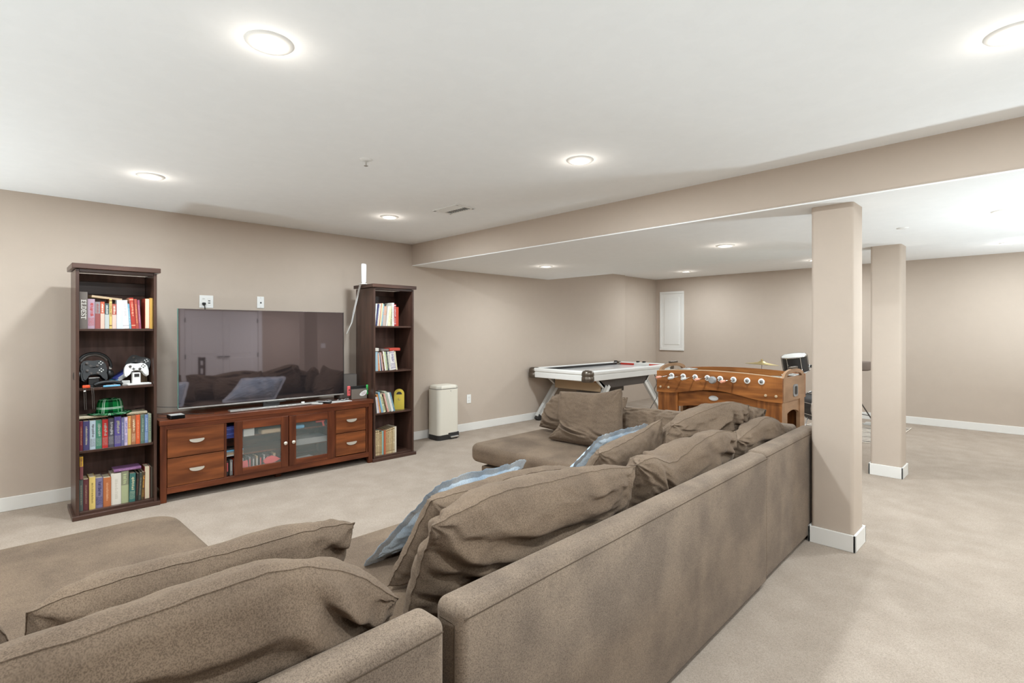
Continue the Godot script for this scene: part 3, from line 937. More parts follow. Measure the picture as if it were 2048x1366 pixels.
func gamepad(parent: Node, body: Material, at: Transform3D, dark: Material):
	# about 15 cm wide: a waisted body with two grips, sticks, pad and buttons
	var g := Node3D.new()
	g.name = "gamepad"
	parent.add_child(g, true)
	g.transform = at
	var out := PackedVector2Array()
	for p in [[-0.060, 0.040], [-0.035, 0.046], [0.0, 0.042], [0.035, 0.046], [0.060, 0.040], [0.074, 0.018], [0.080, -0.020], [0.078, -0.050], [0.066, -0.058], [0.054, -0.046], [0.040, -0.020], [0.022, -0.012], [0.0, -0.010], [-0.022, -0.012], [-0.040, -0.020], [-0.054, -0.046], [-0.066, -0.058], [-0.078, -0.050], [-0.080, -0.020], [-0.074, 0.018]]:
		out.append(Vector2(p[0], p[1]))
	var b := Mb.new()
	b.extrude(out, 0.026, true)
	var inner := PackedVector2Array()
	for p in out:
		inner.append(p * 0.88)
	b.extrude(inner, 0.038, true)
	part("shell", b, body, g)
	for s in [[-0.042, 0.020], [0.020, -0.002]]:
		b = Mb.new()
		b.xf = Transform3D(Basis(Vector3.RIGHT, PI / 2), Vector3(s[0], s[1], 0.018))
		b.lathe([Vector2(0.011, 0.0), Vector2(0.006, 0.004), Vector2(0.008, 0.012), Vector2(0.0, 0.013)], 14)
		part("stick", b, dark, g)
	b = Mb.new()
	b.box(Vector3(-0.020, 0.000, 0.020), Vector3(0.020, 0.006, 0.004), 0.001)
	b.box(Vector3(-0.020, 0.000, 0.020), Vector3(0.006, 0.020, 0.004), 0.001)
	part("direction_pad", b, dark, g)
	var tint := [M.green, M.red, M.cyan, M.yellow]
	for k in 4:
		b = Mb.new()
		var a := k * PI / 2
		b.xf = Transform3D(Basis(Vector3.RIGHT, PI / 2), Vector3(0.044 + cos(a) * 0.011, 0.020 + sin(a) * 0.011, 0.019))
		b.lathe([Vector2(0.0045, 0.0), Vector2(0.0045, 0.002), Vector2(0.0, 0.0032)], 10)
		part("button", b, M.lightgray if body == M.black else dark, g)

func controllers():
	# everything on the second shelf of the left case
	var y := 0.945
	var zf := -4.93
	var o := thing("charging_stand", "black stand holding two stacked black gamepads inside the headset", "stand", Vector3(0.475, y, -4.965), 0.18)
	part("base", bx(Vector3(0, 0.008, 0), Vector3(0.10, 0.016, 0.09), 0.004), M.black, o)
	part("cradle", bx(Vector3(0, 0.04, -0.01), Vector3(0.065, 0.055, 0.04), 0.004), M.dark, o)
	part("lip", bx(Vector3(0, 0.068, 0.012), Vector3(0.066, 0.006, 0.012), 0.002), M.lightgray, o)
	var names := ["black gamepad on top in the stand, half hidden by the one before it", "black gamepad in front in the stand, with pale thumbstick rings"]
	for k in 2:
		var gp := thing("game_controller", names[k], "controller", Vector3(0.475, y + 0.150 - k * 0.052, -4.990 + k * 0.030), 0.18, "black gamepads in the charging stand")
		gamepad(gp, M.black, Transform3D(Basis(Vector3.RIGHT, -0.35), Vector3.ZERO), M.charcoal)
	# headset standing round them
	o = thing("headset", "black over-ear headset with silver sliders standing round the gamepads", "headset", Vector3(0.480, y, -5.0), 0.18)
	var pts := []
	for p in arc(Vector2(0, 0.145), 0.106, -0.1, PI + 0.1, 18):
		pts.append(Vector3(p.x, p.y, 0))
	var b := Mb.new()
	b.tube(pts, 0.011, 10)
	part("headband", b, M.black, o)
	b = Mb.new()
	pts = []
	for p in arc(Vector2(0, 0.148), 0.090, 0.5, PI - 0.5, 12):
		pts.append(Vector3(p.x, p.y, 0))
	b.tube(pts, 0.010, 8)
	part("padding", b, M.charcoal, o)
	for s in [-1, 1]:
		part("slider", bx(Vector3(s * 0.102, 0.135, 0), Vector3(0.016, 0.022, 0.014), 0.002), M.silver, o)
		b = Mb.new()
		b.xf = Transform3D(Basis(Vector3.BACK, s * PI / 2), Vector3(s * 0.085, 0.085, 0))
		b.lathe([Vector2(0.0, -0.034), Vector2(0.030, -0.032), Vector2(0.040, -0.012), Vector2(0.040, 0.0), Vector2(0.030, 0.012), Vector2(0.0, 0.014)], 20)
		part("ear_cup", b, M.black, o)
	# white gamepad on white dock
	o = thing("charging_dock", "white charging dock holding the white gamepad upright", "stand", Vector3(0.735, y, -4.955), 0.12)
	part("base", bx(Vector3(0.01, 0.006, 0.005), Vector3(0.155, 0.012, 0.10), 0.004), M.white, o)
	b = Mb.new()
	b.box(Vector3(0, 0.052, -0.005), Vector3(0.055, 0.085, 0.036), 0.006)
	part("post", b, M.white, o)
	part("inset", bx(Vector3(0, 0.072, 0.0135), Vector3(0.032, 0.024, 0.003), 0.001), M.dark, o)
	var gw := thing("game_controller", "white gamepad standing on the white dock", "controller", Vector3(0.735, y + 0.118, -4.965), 0.12)
	gamepad(gw, M.white, Transform3D(Basis(Vector3.RIGHT, -0.25), Vector3.ZERO), M.charcoal)
	var gb := thing("game_controller", "black gamepad with green buttons behind the white one", "controller", Vector3(0.765, y + 0.170, -5.025), -0.35)
	gamepad(gb, M.black, Transform3D(Basis(Vector3.BACK, -0.3) * Basis(Vector3.RIGHT, -0.3), Vector3.ZERO), M.charcoal)
	# leaning game cases
	for k in 4:
		var gc := thing("game_case", ["slim grey game case leaning lowest behind the small grey box", "white game case leaning second in the slanted row", "pale blue game case leaning third in the slanted row", "dark violet game case leaning on top of the slanted row"][k], "game case", Vector3(0.600 + k * 0.004, y + k * 0.012 + 0.006, -5.06), 0.25, "game cases leaning on the controller shelf")
		gc.rotation.z = 0.62
		part("case", bx(Vector3(0.075, 0.006, 0), Vector3(0.165, 0.011, 0.11), 0.002), [M.gray, M.white, M.cyan, M.blue][k], gc)
		part("sleeve", bx(Vector3(0.075, 0.006, 0.0548), Vector3(0.13, 0.007, 0.001), 0.0003), M.lightgray, gc)
	single("small_box", bx(Vector3(0, 0.018, 0), Vector3(0.05, 0.036, 0.04), 0.003), M.lightgray, "small grey box between the game cases and the white dock", "box", Vector3(0.668, y, -4.95))
	o = thing("jar", "pale jar in the shaded corner of the controller shelf", "jar", Vector3(0.805, y, -5.10))
	b = Mb.new()
	b.lathe([Vector2(0.0, 0.0), Vector2(0.024, 0.0), Vector2(0.026, 0.004), Vector2(0.026, 0.085), Vector2(0.018, 0.10), Vector2(0.018, 0.104)], 18)
	part("body", b, M.tan, o)
	b = Mb.new()
	b.lathe([Vector2(0.020, 0.104), Vector2(0.020, 0.116), Vector2(0.0, 0.118)], 18)
	part("lid", b, M.gray, o)
	# grip lying in front
	o = thing("controller_grip", "black plastic controller grip lying at the shelf edge", "controller", Vector3(0.560, y, -4.905), 0.05)
	b = Mb.new()
	var pp := []
	for p in [[-0.085, 0.018], [-0.06, 0.028], [-0.02, 0.034], [0.03, 0.034], [0.07, 0.024], [0.085, 0.014]]:
		pp.append(Vector3(p[0], p[1], -0.01))
	b.tube(pp, 0.014, 10, false, [0.9, 1.1, 1.0, 1.0, 0.9, 0.5])
	part("body", b, M.black, o)
	o = thing("wrist_strap_rail", "light blue controller strap rail lying at the shelf edge", "controller strap", Vector3(0.575, y, -4.885), 0.14)
	part("rail", bx(Vector3(0, 0.007, 0), Vector3(0.105, 0.013, 0.016), 0.004), M.cyan, o)
	part("slot", bx(Vector3(0.0, 0.0138, 0), Vector3(0.07, 0.001, 0.006), 0.0003), M.white, o)
	o = thing("strap_clip", "orange strap clip with grey cords hanging over the shelf edge", "controller strap", Vector3(0.425, y, -4.885), 0.1)
	part("clip", bx(Vector3(0, 0.012, 0), Vector3(0.045, 0.022, 0.024), 0.006, 2), M.orange, o)
	for k in 4:
		var xx: float = [-0.016, -0.006, 0.030, 0.040][k]
		b = Mb.new()
		b.tube([Vector3(xx * 0.6, 0.006, 0.006), Vector3(xx, 0.004, 0.016), Vector3(xx + 0.001, -0.05, 0.022), Vector3(xx + 0.003, -0.12, 0.020), Vector3(xx + 0.006, -0.155, 0.018)], 0.0018, 6)
		part("cord", b, M.charcoal, o)
	part("tag", bx(Vector3(-0.012, -0.018, 0.023), Vector3(0.013, 0.009, 0.005), 0.002), M.white, o)
	# plaid hat
	var pl := Image.create(128, 64, false, Image.FORMAT_RGB8)
	for yy in 64:
		for xx in 128:
			var c := Color(0.07, 0.36, 0.17)
			var a := xx % 32
			var d := yy % 26
			if (a > 4 and a < 12) or (d > 3 and d < 9): c = Color(0.04, 0.22, 0.11)
			if (a > 4 and a < 12) and (d > 3 and d < 9): c = Color(0.05, 0.09, 0.06)
			if a in [18, 21] or d in [15, 17]: c = Color(0.82, 0.84, 0.80)
			if a == 28: c = Color(0.45, 0.62, 0.48)
			pl.set_pixel(xx, yy, c)
	var hm := mat(Color.WHITE, 0.9, 0.0, 0.1)
	hm.albedo_texture = ImageTexture.create_from_image(pl)
	o = thing("plaid_hat", "green plaid fedora resting on the row of novels", "hat", Vector3(0.575, 0.7355, -4.985), 0.4)
	b = Mb.new()
	b.lathe([Vector2(0.088, 0.008), Vector2(0.086, 0.03), Vector2(0.078, 0.085), Vector2(0.070, 0.106), Vector2(0.050, 0.112), Vector2(0.0, 0.098)], 32, Vector3.ZERO, 1.0, 0.9)
	part("crown", b, hm, o)
	b = Mb.new()
	var P := []
	for j in 5:
		var row := []
		for i in 41:
			var an := TAU * i / 40
			var rr := 0.086 + j * 0.013
			row.append(Vector3(cos(an) * rr, 0.010 - 0.006 * j / 4.0 + 0.004 * (j / 4.0) * cos(an * 2.0) , sin(an) * rr * 0.92))
		P.append(row)
	b.grid(P, Vector3.UP, Vector2(2, 1))
	var Q := []
	for row in P:
		var r2 := []
		for q in row: r2.append(q - Vector3(0, 0.003, 0))
		Q.append(r2)
	b.grid(Q, Vector3.DOWN, Vector2(2, 1))
	part("brim", b, hm, o)

func router():
	var o := thing("router", "slim white router standing on top of the bookcase by the television", "router", Vector3(2.70, 1.851, -5.00), 0.2)
	var b := Mb.new()
	b.lathe([Vector2(0.0, 0.0), Vector2(0.020, 0.0), Vector2(0.018, 0.012), Vector2(0.028, 0.022), Vector2(0.029, 0.20), Vector2(0.026, 0.212), Vector2(0.0, 0.214)], 28, Vector3.ZERO, 1.0, 0.75)
	part("body", b, M.white_gloss, o)
	b = Mb.new()
	b.lathe([Vector2(0.034, 0.0), Vector2(0.034, 0.005), Vector2(0.0, 0.006)], 24)
	part("foot", b, M.white, o)
	for k in 2:
		o = thing("cable", ["white router cable hanging down the bookcase side, outer strand", "white router cable hanging down the bookcase side, inner strand"][k], "cable", Vector3.ZERO, 0.0, "white cables from the router")
		b = Mb.new()
		var d := k * 0.022
		b.tube([Vector3(2.695, 1.862, -5.03), Vector3(2.735 - 0.06 * k, 1.858, -5.06), Vector3(2.705, 1.857, -5.09 + d), Vector3(2.703, 1.80, -5.12 + d), Vector3(2.700, 1.70, -5.16 + d), Vector3(2.695, 1.56, -5.22 + d), Vector3(2.69, 1.45, -5.25 + d * 0.6), Vector3(2.66, 1.33, -5.30)], 0.0042, 8)
		part("wire", b, M.white, o)


# ---------------------------------------------------------------- television wall
func half_moon(w: float, h: float) -> PackedVector2Array:
	var p := PackedVector2Array()
	p.append(Vector2(w / 2, 0)); p.append(Vector2(w / 2 * 0.97, 0.004))
	p.append(Vector2(-w / 2 * 0.97, 0.004)); p.append(Vector2(-w / 2, 0))
	for k in range(1, 12):
		var a := PI + PI * k / 12.0
		p.append(Vector2(cos(a) * w / 2, sin(a) * h))
	return p

func drawer(o: Node3D, x0: float, x1: float, y0: float, y1: float, zf: float):
	var d := part("drawer", bx(Vector3((x0 + x1) / 2, (y0 + y1) / 2, zf - 0.011), Vector3(x1 - x0 - 0.004, y1 - y0 - 0.004, 0.022), 0.002), M.cherry_panel, o)
	var b := Mb.new()
	b.xf.origin = Vector3((x0 + x1) / 2, (y0 + y1) / 2 + 0.012, zf + 0.012)
	b.extrude(half_moon(0.108, 0.026), 0.006, true)
	b.xf.origin.z = zf + 0.005
	b.box(Vector3(0, -0.006, 0), Vector3(0.05, 0.006, 0.012), 0.001)
	part("pull_handle", b, M.nickel, d)

func glass_door(o: Node3D, x0: float, x1: float, y0: float, y1: float, zf: float, knob_x: float):
	var st := 0.064
	var rt := 0.072
	var rb := 0.055
	var d := Node3D.new()
	d.name = "glass_door"
	o.add_child(d, true)
	for q in [x0 + st / 2, x1 - st / 2]:
		part("stile", bx(Vector3(q, (y0 + y1) / 2, zf), Vector3(st, y1 - y0, 0.022), 0.002), M.cherry_v, d)
	part("top_rail", bx(Vector3((x0 + x1) / 2, y1 - rt / 2, zf), Vector3(x1 - x0 - 2 * st, rt, 0.020), 0.002), M.cherry, d)
	part("bottom_rail", bx(Vector3((x0 + x1) / 2, y0 + rb / 2, zf), Vector3(x1 - x0 - 2 * st, rb, 0.020), 0.002), M.cherry, d)
	part("pane", bx(Vector3((x0 + x1) / 2, (y0 + rb + y1 - rt) / 2, zf), Vector3(x1 - x0 - 2 * st + 0.01, y1 - y0 - rt - rb + 0.01, 0.004), 0.0005), M.glass, d)
	var b := Mb.new()
	b.xf = Transform3D(Basis(Vector3.RIGHT, PI / 2), Vector3(knob_x, 0.338, zf + 0.010))
	b.lathe([Vector2(0.008, 0.0), Vector2(0.006, 0.010), Vector2(0.015, 0.016), Vector2(0.016, 0.022), Vector2(0.010, 0.027), Vector2(0.0, 0.028)], 20)
	part("knob", b, M.nickel, d)

func tv_wall():
	# media console, x from 0.875 to 2.725, front at z = -4.86
	var o := thing("media_console", "long worn cherry wood television console with glass doors and crescent handles", "console", Vector3(1.80, 0, -5.085))
	var F := 0.225       # front face in the console's own z
	var X0 := -0.925
	var X1 := 0.925
	part("top", bx(Vector3(0, 0.634, 0.0), Vector3(1.862, 0.040, 0.466), 0.004), M.cherry, o)
	part("front_rail", bx(Vector3(0, 0.597, F - 0.014), Vector3(1.77, 0.034, 0.026), 0.002), M.cherry, o)
	for sx in [-1, 1]:
		for sz in [-1, 1]:
			part("leg", bx(Vector3(sx * 0.902, 0.307, sz * (F - 0.024)), Vector3(0.044, 0.614, 0.044), 0.003), M.cherry_v, o)
		part("side_panel", bx(Vector3(sx * 0.905, 0.345, 0), Vector3(0.018, 0.50, 0.40), 0.002), M.cherry_v, o)
	part("bottom_rail", bx(Vector3(0, 0.092, F - 0.016), Vector3(1.76, 0.050, 0.030), 0.003), M.cherry, o)
	part("floor_board", bx(Vector3(0, 0.108, -0.01), Vector3(1.76, 0.016, 0.42), 0.001), M.cherry, o)
	part("back_board", bx(Vector3(0, 0.35, -0.216), Vector3(1.78, 0.50, 0.010), 0.001), M.cherry, o)
	part("middle_foot", bx(Vector3(0.03, 0.035, 0.06), Vector3(0.05, 0.070, 0.05), 0.003), M.cherry_v, o)
	drawer(o, -0.878, -0.466, 0.348, 0.582, F - 0.004)
	drawer(o, -0.878, -0.466, 0.118, 0.346, F - 0.004)
	drawer(o, 0.527, 0.850, 0.348, 0.578, F - 0.004)
	drawer(o, 0.527, 0.850, 0.124, 0.346, F - 0.004)
	for q in [-0.456, 0.519]:
		part("divider", bx(Vector3(q, 0.35, 0.0), Vector3(0.020, 0.482, 0.43), 0.001), M.cherry_v, o)
	part("end_stile", bx(Vector3(0.865, 0.35, F - 0.02), Vector3(0.018, 0.47, 0.02), 0.001), M.cherry_v, o)
	for q in [0.275, 0.43]:
		part("inner_shelf", bx(Vector3(0.03, q, -0.03), Vector3(0.95, 0.012, 0.34), 0.001), M.cherry, o)
	glass_door(o, -0.388, 0.066, 0.118, 0.582, F - 0.006, 0.034)
	glass_door(o, 0.074, 0.506, 0.118, 0.578, F - 0.009, 0.108)
	# things inside the console: the front of the compartment, seen through the gap and the panes
	var inx := 1.80
	var z := -4.93
	for k in 7:
		single("game_case", bx(Vector3(0, 0.0075, 0), Vector3(0.14, 0.013, 0.12), 0.0015), M.blue if k % 3 != 2 else mat(Color(0.28, 0.34, 0.62), 0.4), "blue plastic game case, %s in the pile seen in the console gap" % ["lowest", "second", "third", "fourth", "fifth", "sixth", "topmost"][k], "game case", Vector3(inx - 0.375 + 0.003 * (k % 2), 0.437 + k * 0.0145, z - 0.03), "blue game cases in the console")
	for k in 5:
		single("game_case", bx(Vector3(0, 0.007, 0), Vector3(0.14, 0.012, 0.12), 0.0015), [M.lightgray, M.tan, M.gray, M.cyan, M.dark][k], "%s disc case below the blue ones in the console gap" % ["light grey", "tan", "grey", "pale blue", "dark"][k], "game case", Vector3(inx - 0.375, 0.282 + k * 0.0135, z - 0.03), "mixed disc cases in the console")
	var tints := [M.dark, M.gray, M.orange, M.charcoal, M.lightgray, M.dark, M.gray, M.charcoal, M.tan, M.dark, M.gray, M.charcoal, M.dark, M.tan]
	var tn := ["black", "grey", "orange", "charcoal", "silver grey", "near black", "ash grey", "soot", "tan", "jet", "slate", "graphite", "coal", "sandy"]
	for k in tints.size():
		var gc := thing("game_case", "%s game case standing %s along the console floor" % [tn[k], ["first", "second", "third", "fourth", "fifth", "sixth", "seventh", "eighth", "ninth", "tenth", "eleventh", "twelfth", "thirteenth", "fourteenth"][k]], "game case", Vector3(inx - 0.43 + k * 0.030, 0.1165, z - 0.03), 0.0, "game cases standing on the console floor")
		part("case", bx(Vector3(0, 0.066, 0), Vector3(0.014 + 0.008 * (k % 2), 0.132, 0.11), 0.0015), tints[k], gc)
		part("spine_label", bx(Vector3(0, 0.075, 0.0553), Vector3(0.009, 0.075, 0.001), 0.0003), M.lightgray if k % 3 else M.coral, gc)
	single("game_case", bx(Vector3(0, 0.055, 0), Vector3(0.07, 0.11, 0.012), 0.002), M.coral, "red game case leaning in the left glass door", "game case", Vector3(inx - 0.30, 0.1165, z + 0.040), "", 0.0).rotation.z = 0.08
	var r := thing("toy_fish", "coral red fish shaped toy seen through the glass door", "toy", Vector3(inx - 0.07, 0.165, z + 0.040), 0.0)
	var fish := PackedVector2Array()
	for p in [[-0.075, 0.03], [-0.04, 0.06], [0.0, 0.07], [0.04, 0.055], [0.075, 0.03], [0.03, 0.012], [-0.01, 0.0], [-0.06, 0.008]]:
		fish.append(Vector2(p[0], p[1]))
	var b := Mb.new()
	b.extrude(fish, 0.02, true)
	part("body", b, M.coral, r)
	part("support", bx(Vector3(-0.01, -0.024, 0), Vector3(0.02, 0.05, 0.012), 0.002), M.tan, r)
	single("papers", bx(Vector3(0, 0.045, 0), Vector3(0.09, 0.085, 0.10), 0.002), M.lightgray, "white paper stack upright behind the left glass door", "papers", Vector3(inx - 0.265, 0.437, z))
	single("cable_bundle", bx(Vector3(0, 0.02, 0), Vector3(0.20, 0.04, 0.1), 0.012, 2), M.tan, "pale tangle on the upper shelf behind the left glass door", "cables", Vector3(inx - 0.06, 0.437, z))
	single("disc_player", bx(Vector3(0, 0.03, 0), Vector3(0.34, 0.055, 0.2), 0.003), M.gray, "flat grey disc player on the middle shelf behind the right glass door", "player", Vector3(inx + 0.29, 0.282, z - 0.08))
	single("plastic_bottle", bx(Vector3(0, 0.02, 0), Vector3(0.12, 0.036, 0.05), 0.015, 3), M.cyan, "pale blue bottle lying behind the right glass door", "bottle", Vector3(inx + 0.18, 0.437, z))
	r = thing("toy_gun", "small red toy pistol behind the right glass door", "toy", Vector3(inx + 0.385, 0.447, z + 0.03))
	b = Mb.new()
	b.box(Vector3(0, 0.042, 0), Vector3(0.09, 0.018, 0.016), 0.004)
	part("barrel", b, M.red, r)
	b = Mb.new()
	b.bar(Vector3(0.022, 0.038, 0), Vector3(0.036, -0.008, 0), 0.018, 0.014, Vector3.BACK, 0.003)
	part("grip", b, M.red, r)
	single("papers", bx(Vector3(0, 0.012, 0), Vector3(0.20, 0.024, 0.14), 0.002), M.white, "white folded papers on the console floor behind the right glass door", "papers", Vector3(inx + 0.27, 0.1165, z - 0.06), "", 0.2)
	# television
	o = thing("television", "large black flat television standing on the cherry console", "television", Vector3(1.765, 0.654, -5.035))
	o.rotation.x = -0.0135
	part("cabinet", bx(Vector3(0, 0.475, -0.019), Vector3(1.462, 0.840, 0.028), 0.003), M.black, o)
	part("screen", bx(Vector3(0, 0.480, -0.0035), Vector3(1.456, 0.826, 0.003), 0.0008), M.screen, o)
	part("bottom_bezel", bx(Vector3(0, 0.0595, -0.002), Vector3(1.462, 0.012, 0.010), 0.002), M.silver, o)
	part("side_bezel", bx(Vector3(-0.7325, 0.478, -0.004), Vector3(0.005, 0.836, 0.008), 0.001), mat(Color(0.42, 0.58, 0.53), 0.2), o)
	part("side_bezel", bx(Vector3(0.7325, 0.478, -0.004), Vector3(0.004, 0.836, 0.008), 0.001), M.dark, o)
	part("neck", bx(Vector3(0.02, 0.030, -0.02), Vector3(0.15, 0.05, 0.02), 0.003), M.dark, o)
	b = Mb.new()
	b.box(Vector3(0.02, 0.010, 0.085), Vector3(0.78, 0.016, 0.07), 0.003)
	b.box(Vector3(0.02, 0.006, 0.02), Vector3(0.12, 0.008, 0.10), 0.003)
	part("foot_bar", b, M.silver, o)
	part("sensor", bx(Vector3(0.06, 0.045, 0.0), Vector3(0.17, 0.012, 0.012), 0.003), M.dark, o)
	# small black box with its leads
	o = thing("streaming_box", "small glossy black box with leads at the console end by the plaid hat bookcase", "electronics", Vector3(0.995, 0.654, -4.925), 0.06)
	part("case", bx(Vector3(0, 0.016, 0), Vector3(0.105, 0.030, 0.105), 0.005, 2), M.black, o)
	part("face", bx(Vector3(0, 0.016, 0.0528), Vector3(0.096, 0.022, 0.001), 0.0004), mat(Color(0.05, 0.06, 0.065), 0.08), o)
	part("lid_plate", bx(Vector3(0, 0.0315, 0), Vector3(0.095, 0.001, 0.095), 0.0004), M.lightgray, o)
	var wires := [
		[[0.99, 0.668, -4.98], [0.90, 0.690, -5.02], [0.80, 0.70, -5.10], [0.74, 0.66, -5.20]],
		[[1.0, 0.662, -4.98], [0.92, 0.658, -5.00], [0.86, 0.663, -5.05], [0.82, 0.60, -5.30]],
		[[1.08, 0.720, -5.07], [0.95, 0.728, -5.12], [0.85, 0.735, -5.18], [0.75, 0.72, -5.25]],
		[[1.02, 0.690, -4.97], [1.08, 0.672, -5.02], [1.18, 0.659, -5.00], [1.28, 0.6585, -4.96]],
	]
	var wl := ["thin black lead from the box towards the hat bookcase, upper one", "thin black lead from the box along the console, lower one", "thin black lead passing behind the television corner", "thin dark lead curling on the console before the television corner"]
	for k in wires.size():
		b = Mb.new()
		var pts := []
		for p in wires[k]:
			pts.append(Vector3(p[0], p[1], p[2]))
		b.tube(smooth(pts, 5), 0.0022, 6)
		single("cable", b, M.black, wl[k], "cable", Vector3.ZERO, "leads at the console end")
	# game console in its dock
	o = thing("game_dock", "grey handheld console dock with a white sticker at the console end", "game console", Vector3(2.637, 0.654, -5.00), -0.05)
	part("dock", bx(Vector3(0, 0.053, 0.0), Vector3(0.172, 0.106, 0.05), 0.006, 2), M.charcoal, o)
	part("dock_face", bx(Vector3(0, 0.050, 0.0255), Vector3(0.168, 0.098, 0.004), 0.002), mat(Color(0.44, 0.40, 0.36), 0.5), o)
	part("tablet", bx(Vector3(0, 0.085, 0.0), Vector3(0.172, 0.10, 0.014), 0.004), M.black, o)
	for s in [-1, 1]:
		var j := part("side_grip", bx(Vector3(s * 0.103, 0.088, 0.0), Vector3(0.034, 0.104, 0.022), 0.010, 3), M.coral if s < 0 else M.green, o)
		j.set_meta("label", "red side controller" if s < 0 else "green side controller")
		b = Mb.new()
		b.xf = Transform3D(Basis(Vector3.RIGHT, PI / 2), Vector3(s * 0.103, 0.088 - s * 0.012, 0.011))
		b.lathe([Vector2(0.007, 0.0), Vector2(0.005, 0.003), Vector2(0.006, 0.007), Vector2(0.0, 0.008)], 12)
		part("stick", b, M.dark, j)
		for q in 4:
			b = Mb.new()
			b.xf = Transform3D(Basis(Vector3.RIGHT, PI / 2), Vector3(s * 0.103 + cos(q * PI / 2) * 0.007, 0.088 + s * 0.018 + sin(q * PI / 2) * 0.007, 0.011))
			b.lathe([Vector2(0.003, 0.0), Vector2(0.003, 0.001), Vector2(0.0, 0.0015)], 8)
			part("button", b, M.dark, j)
	var stick := PackedVector2Array()
	for k in 16:
		var a := TAU * k / 16
		stick.append(Vector2(cos(a) * 0.044, sin(a) * 0.024).rotated(0.5) * (1.0 + 0.08 * sin(a * 3)))
	b = Mb.new()
	b.xf.origin = Vector3(0.045, 0.058, 0.0282)
	b.extrude(stick, 0.001, true)
	var stk := part("sticker", b, M.white, o)
	b = Mb.new()
	for k in 3:
		b.xf = Transform3D(Basis(Vector3.BACK, 0.5), Vector3(0.045, 0.058, 0.029))
		b.box(Vector3(0, -0.009 + k * 0.009, 0), Vector3(0.050 - 0.008 * absf(k - 1), 0.004, 0.0006), 0.0002)
	part("print", b, mat(Color(0.72, 0.60, 0.62), 0.6), stk)
	b = Mb.new()
	b.tube(smooth([Vector3(0.098, 0.03, 0), Vector3(0.112, 0.012, 0.012), Vector3(0.125, 0.003, 0.02), Vector3(0.118, 0.0025, 0.03)], 5), 0.0018, 6)
	part("strap_cord", b, M.dark, o)
	# clutter in front of the dock
	o = thing("remote_control", "black remote control lying on the console before the television", "remote control", Vector3(2.23, 0.654, -4.93), 0.55)
	part("body", bx(Vector3(0, 0.010, 0), Vector3(0.045, 0.018, 0.17), 0.006, 2), M.black, o)
	part("face", bx(Vector3(0, 0.0192, 0), Vector3(0.034, 0.001, 0.15), 0.0004), M.lightgray, o)
	single("remote_control", bx(Vector3(0, 0.008, 0), Vector3(0.035, 0.015, 0.11), 0.005, 2), M.lightgray, "white remote control lying beside the black one on the console", "remote control", Vector3(2.15, 0.654, -4.895), "", 0.75)
	single("candy", bx(Vector3(0, 0.007, 0), Vector3(0.03, 0.013, 0.02), 0.006, 3), M.white, "small white pebble shaped toy on the silver television foot", "toy", Vector3(2.04, 0.672, -4.955))
	single("notepad", bx(Vector3(0, 0.004, 0), Vector3(0.24, 0.007, 0.10), 0.001), M.lightgray, "pale papers lying along the console edge before the dock", "papers", Vector3(2.38, 0.654, -4.915), "", 0.03)
	for k in 3:
		b = Mb.new()
		var pts2 := []
		var r2 := RandomNumberGenerator.new()
		r2.seed = 40 + k
		for q in 9:
			pts2.append(Vector3(2.28 + q * 0.028 + r2.randf_range(-0.01, 0.01), 0.664 + r2.randf_range(0.0, 0.010), -4.955 + r2.randf_range(-0.035, 0.03)))
		b.tube(smooth(pts2, 4), 0.0028, 6)
		single("cable", b, M.black if k < 2 else M.lightgray, ["black tangled charging cable nearest the dock", "black tangled charging cable by the remote control", "white tangled charging cable by the dock"][k], "cable", Vector3.ZERO, "tangled cables before the dock")
	# grey speaker behind the television
	o = thing("speaker", "flat grey speaker standing behind the television edge and dock", "speaker", Vector3(2.58, 0.654, -5.17))
	part("cabinet", bx(Vector3(0, 0.125, 0), Vector3(0.21, 0.25, 0.10), 0.005), M.charcoal, o)
	part("grille", bx(Vector3(0, 0.125, 0.051), Vector3(0.20, 0.24, 0.004), 0.002), mat(Color(0.42, 0.39, 0.365), 0.9), o)
	# wall plates
	o = thing("wall_outlet", "white double wall plate with a black plug above the television", "outlet", Vector3(1.352, 1.575, WZ))
	part("plate", bx(Vector3(0, 0.06, 0.003), Vector3(0.116, 0.118, 0.006), 0.003), M.white, o)
	for s in [-1, 1]:
		part("socket", bx(Vector3(s * 0.023, 0.06, 0.006), Vector3(0.034, 0.068, 0.003), 0.002), M.trim, o)
	for q in [0.068, 0.048]:
		part("usb_port", bx(Vector3(0.023, q, 0.0075), Vector3(0.018, 0.008, 0.002), 0.0006), M.black, o)
	for q in [-0.028, -0.018]:
		part("slot", bx(Vector3(q, 0.086, 0.0075), Vector3(0.0022, 0.010, 0.001), 0.0003), M.dark, o)
	b = Mb.new()
	b.box(Vector3(-0.023, 0.040, 0.018), Vector3(0.028, 0.022, 0.024), 0.005)
	b.tube(smooth([Vector3(-0.023, 0.032, 0.022), Vector3(-0.018, 0.012, 0.024), Vector3(-0.016, -0.02, 0.022), Vector3(-0.016, -0.08, 0.022)], 5), 0.004, 8)
	part("plug", b, M.black, o)
	o = thing("data_jack", "white single wall plate with a small black jack above the television", "outlet", Vector3(1.834, 1.588, WZ))
	part("plate", bx(Vector3(0, 0.058, 0.003), Vector3(0.068, 0.116, 0.006), 0.003), M.white, o)
	part("jack", bx(Vector3(0.002, 0.054, 0.0065), Vector3(0.014, 0.014, 0.002), 0.0006), M.black, o)
	for q in [0.104, 0.012]:
		part("screw", bx(Vector3(0, q, 0.0063), Vector3(0.006, 0.006, 0.001), 0.0004), M.lightgray, o)
	o = thing("wall_outlet", "white wall outlet low on the wall beside the step bin", "outlet", Vector3(4.528, 0.373, WZ))
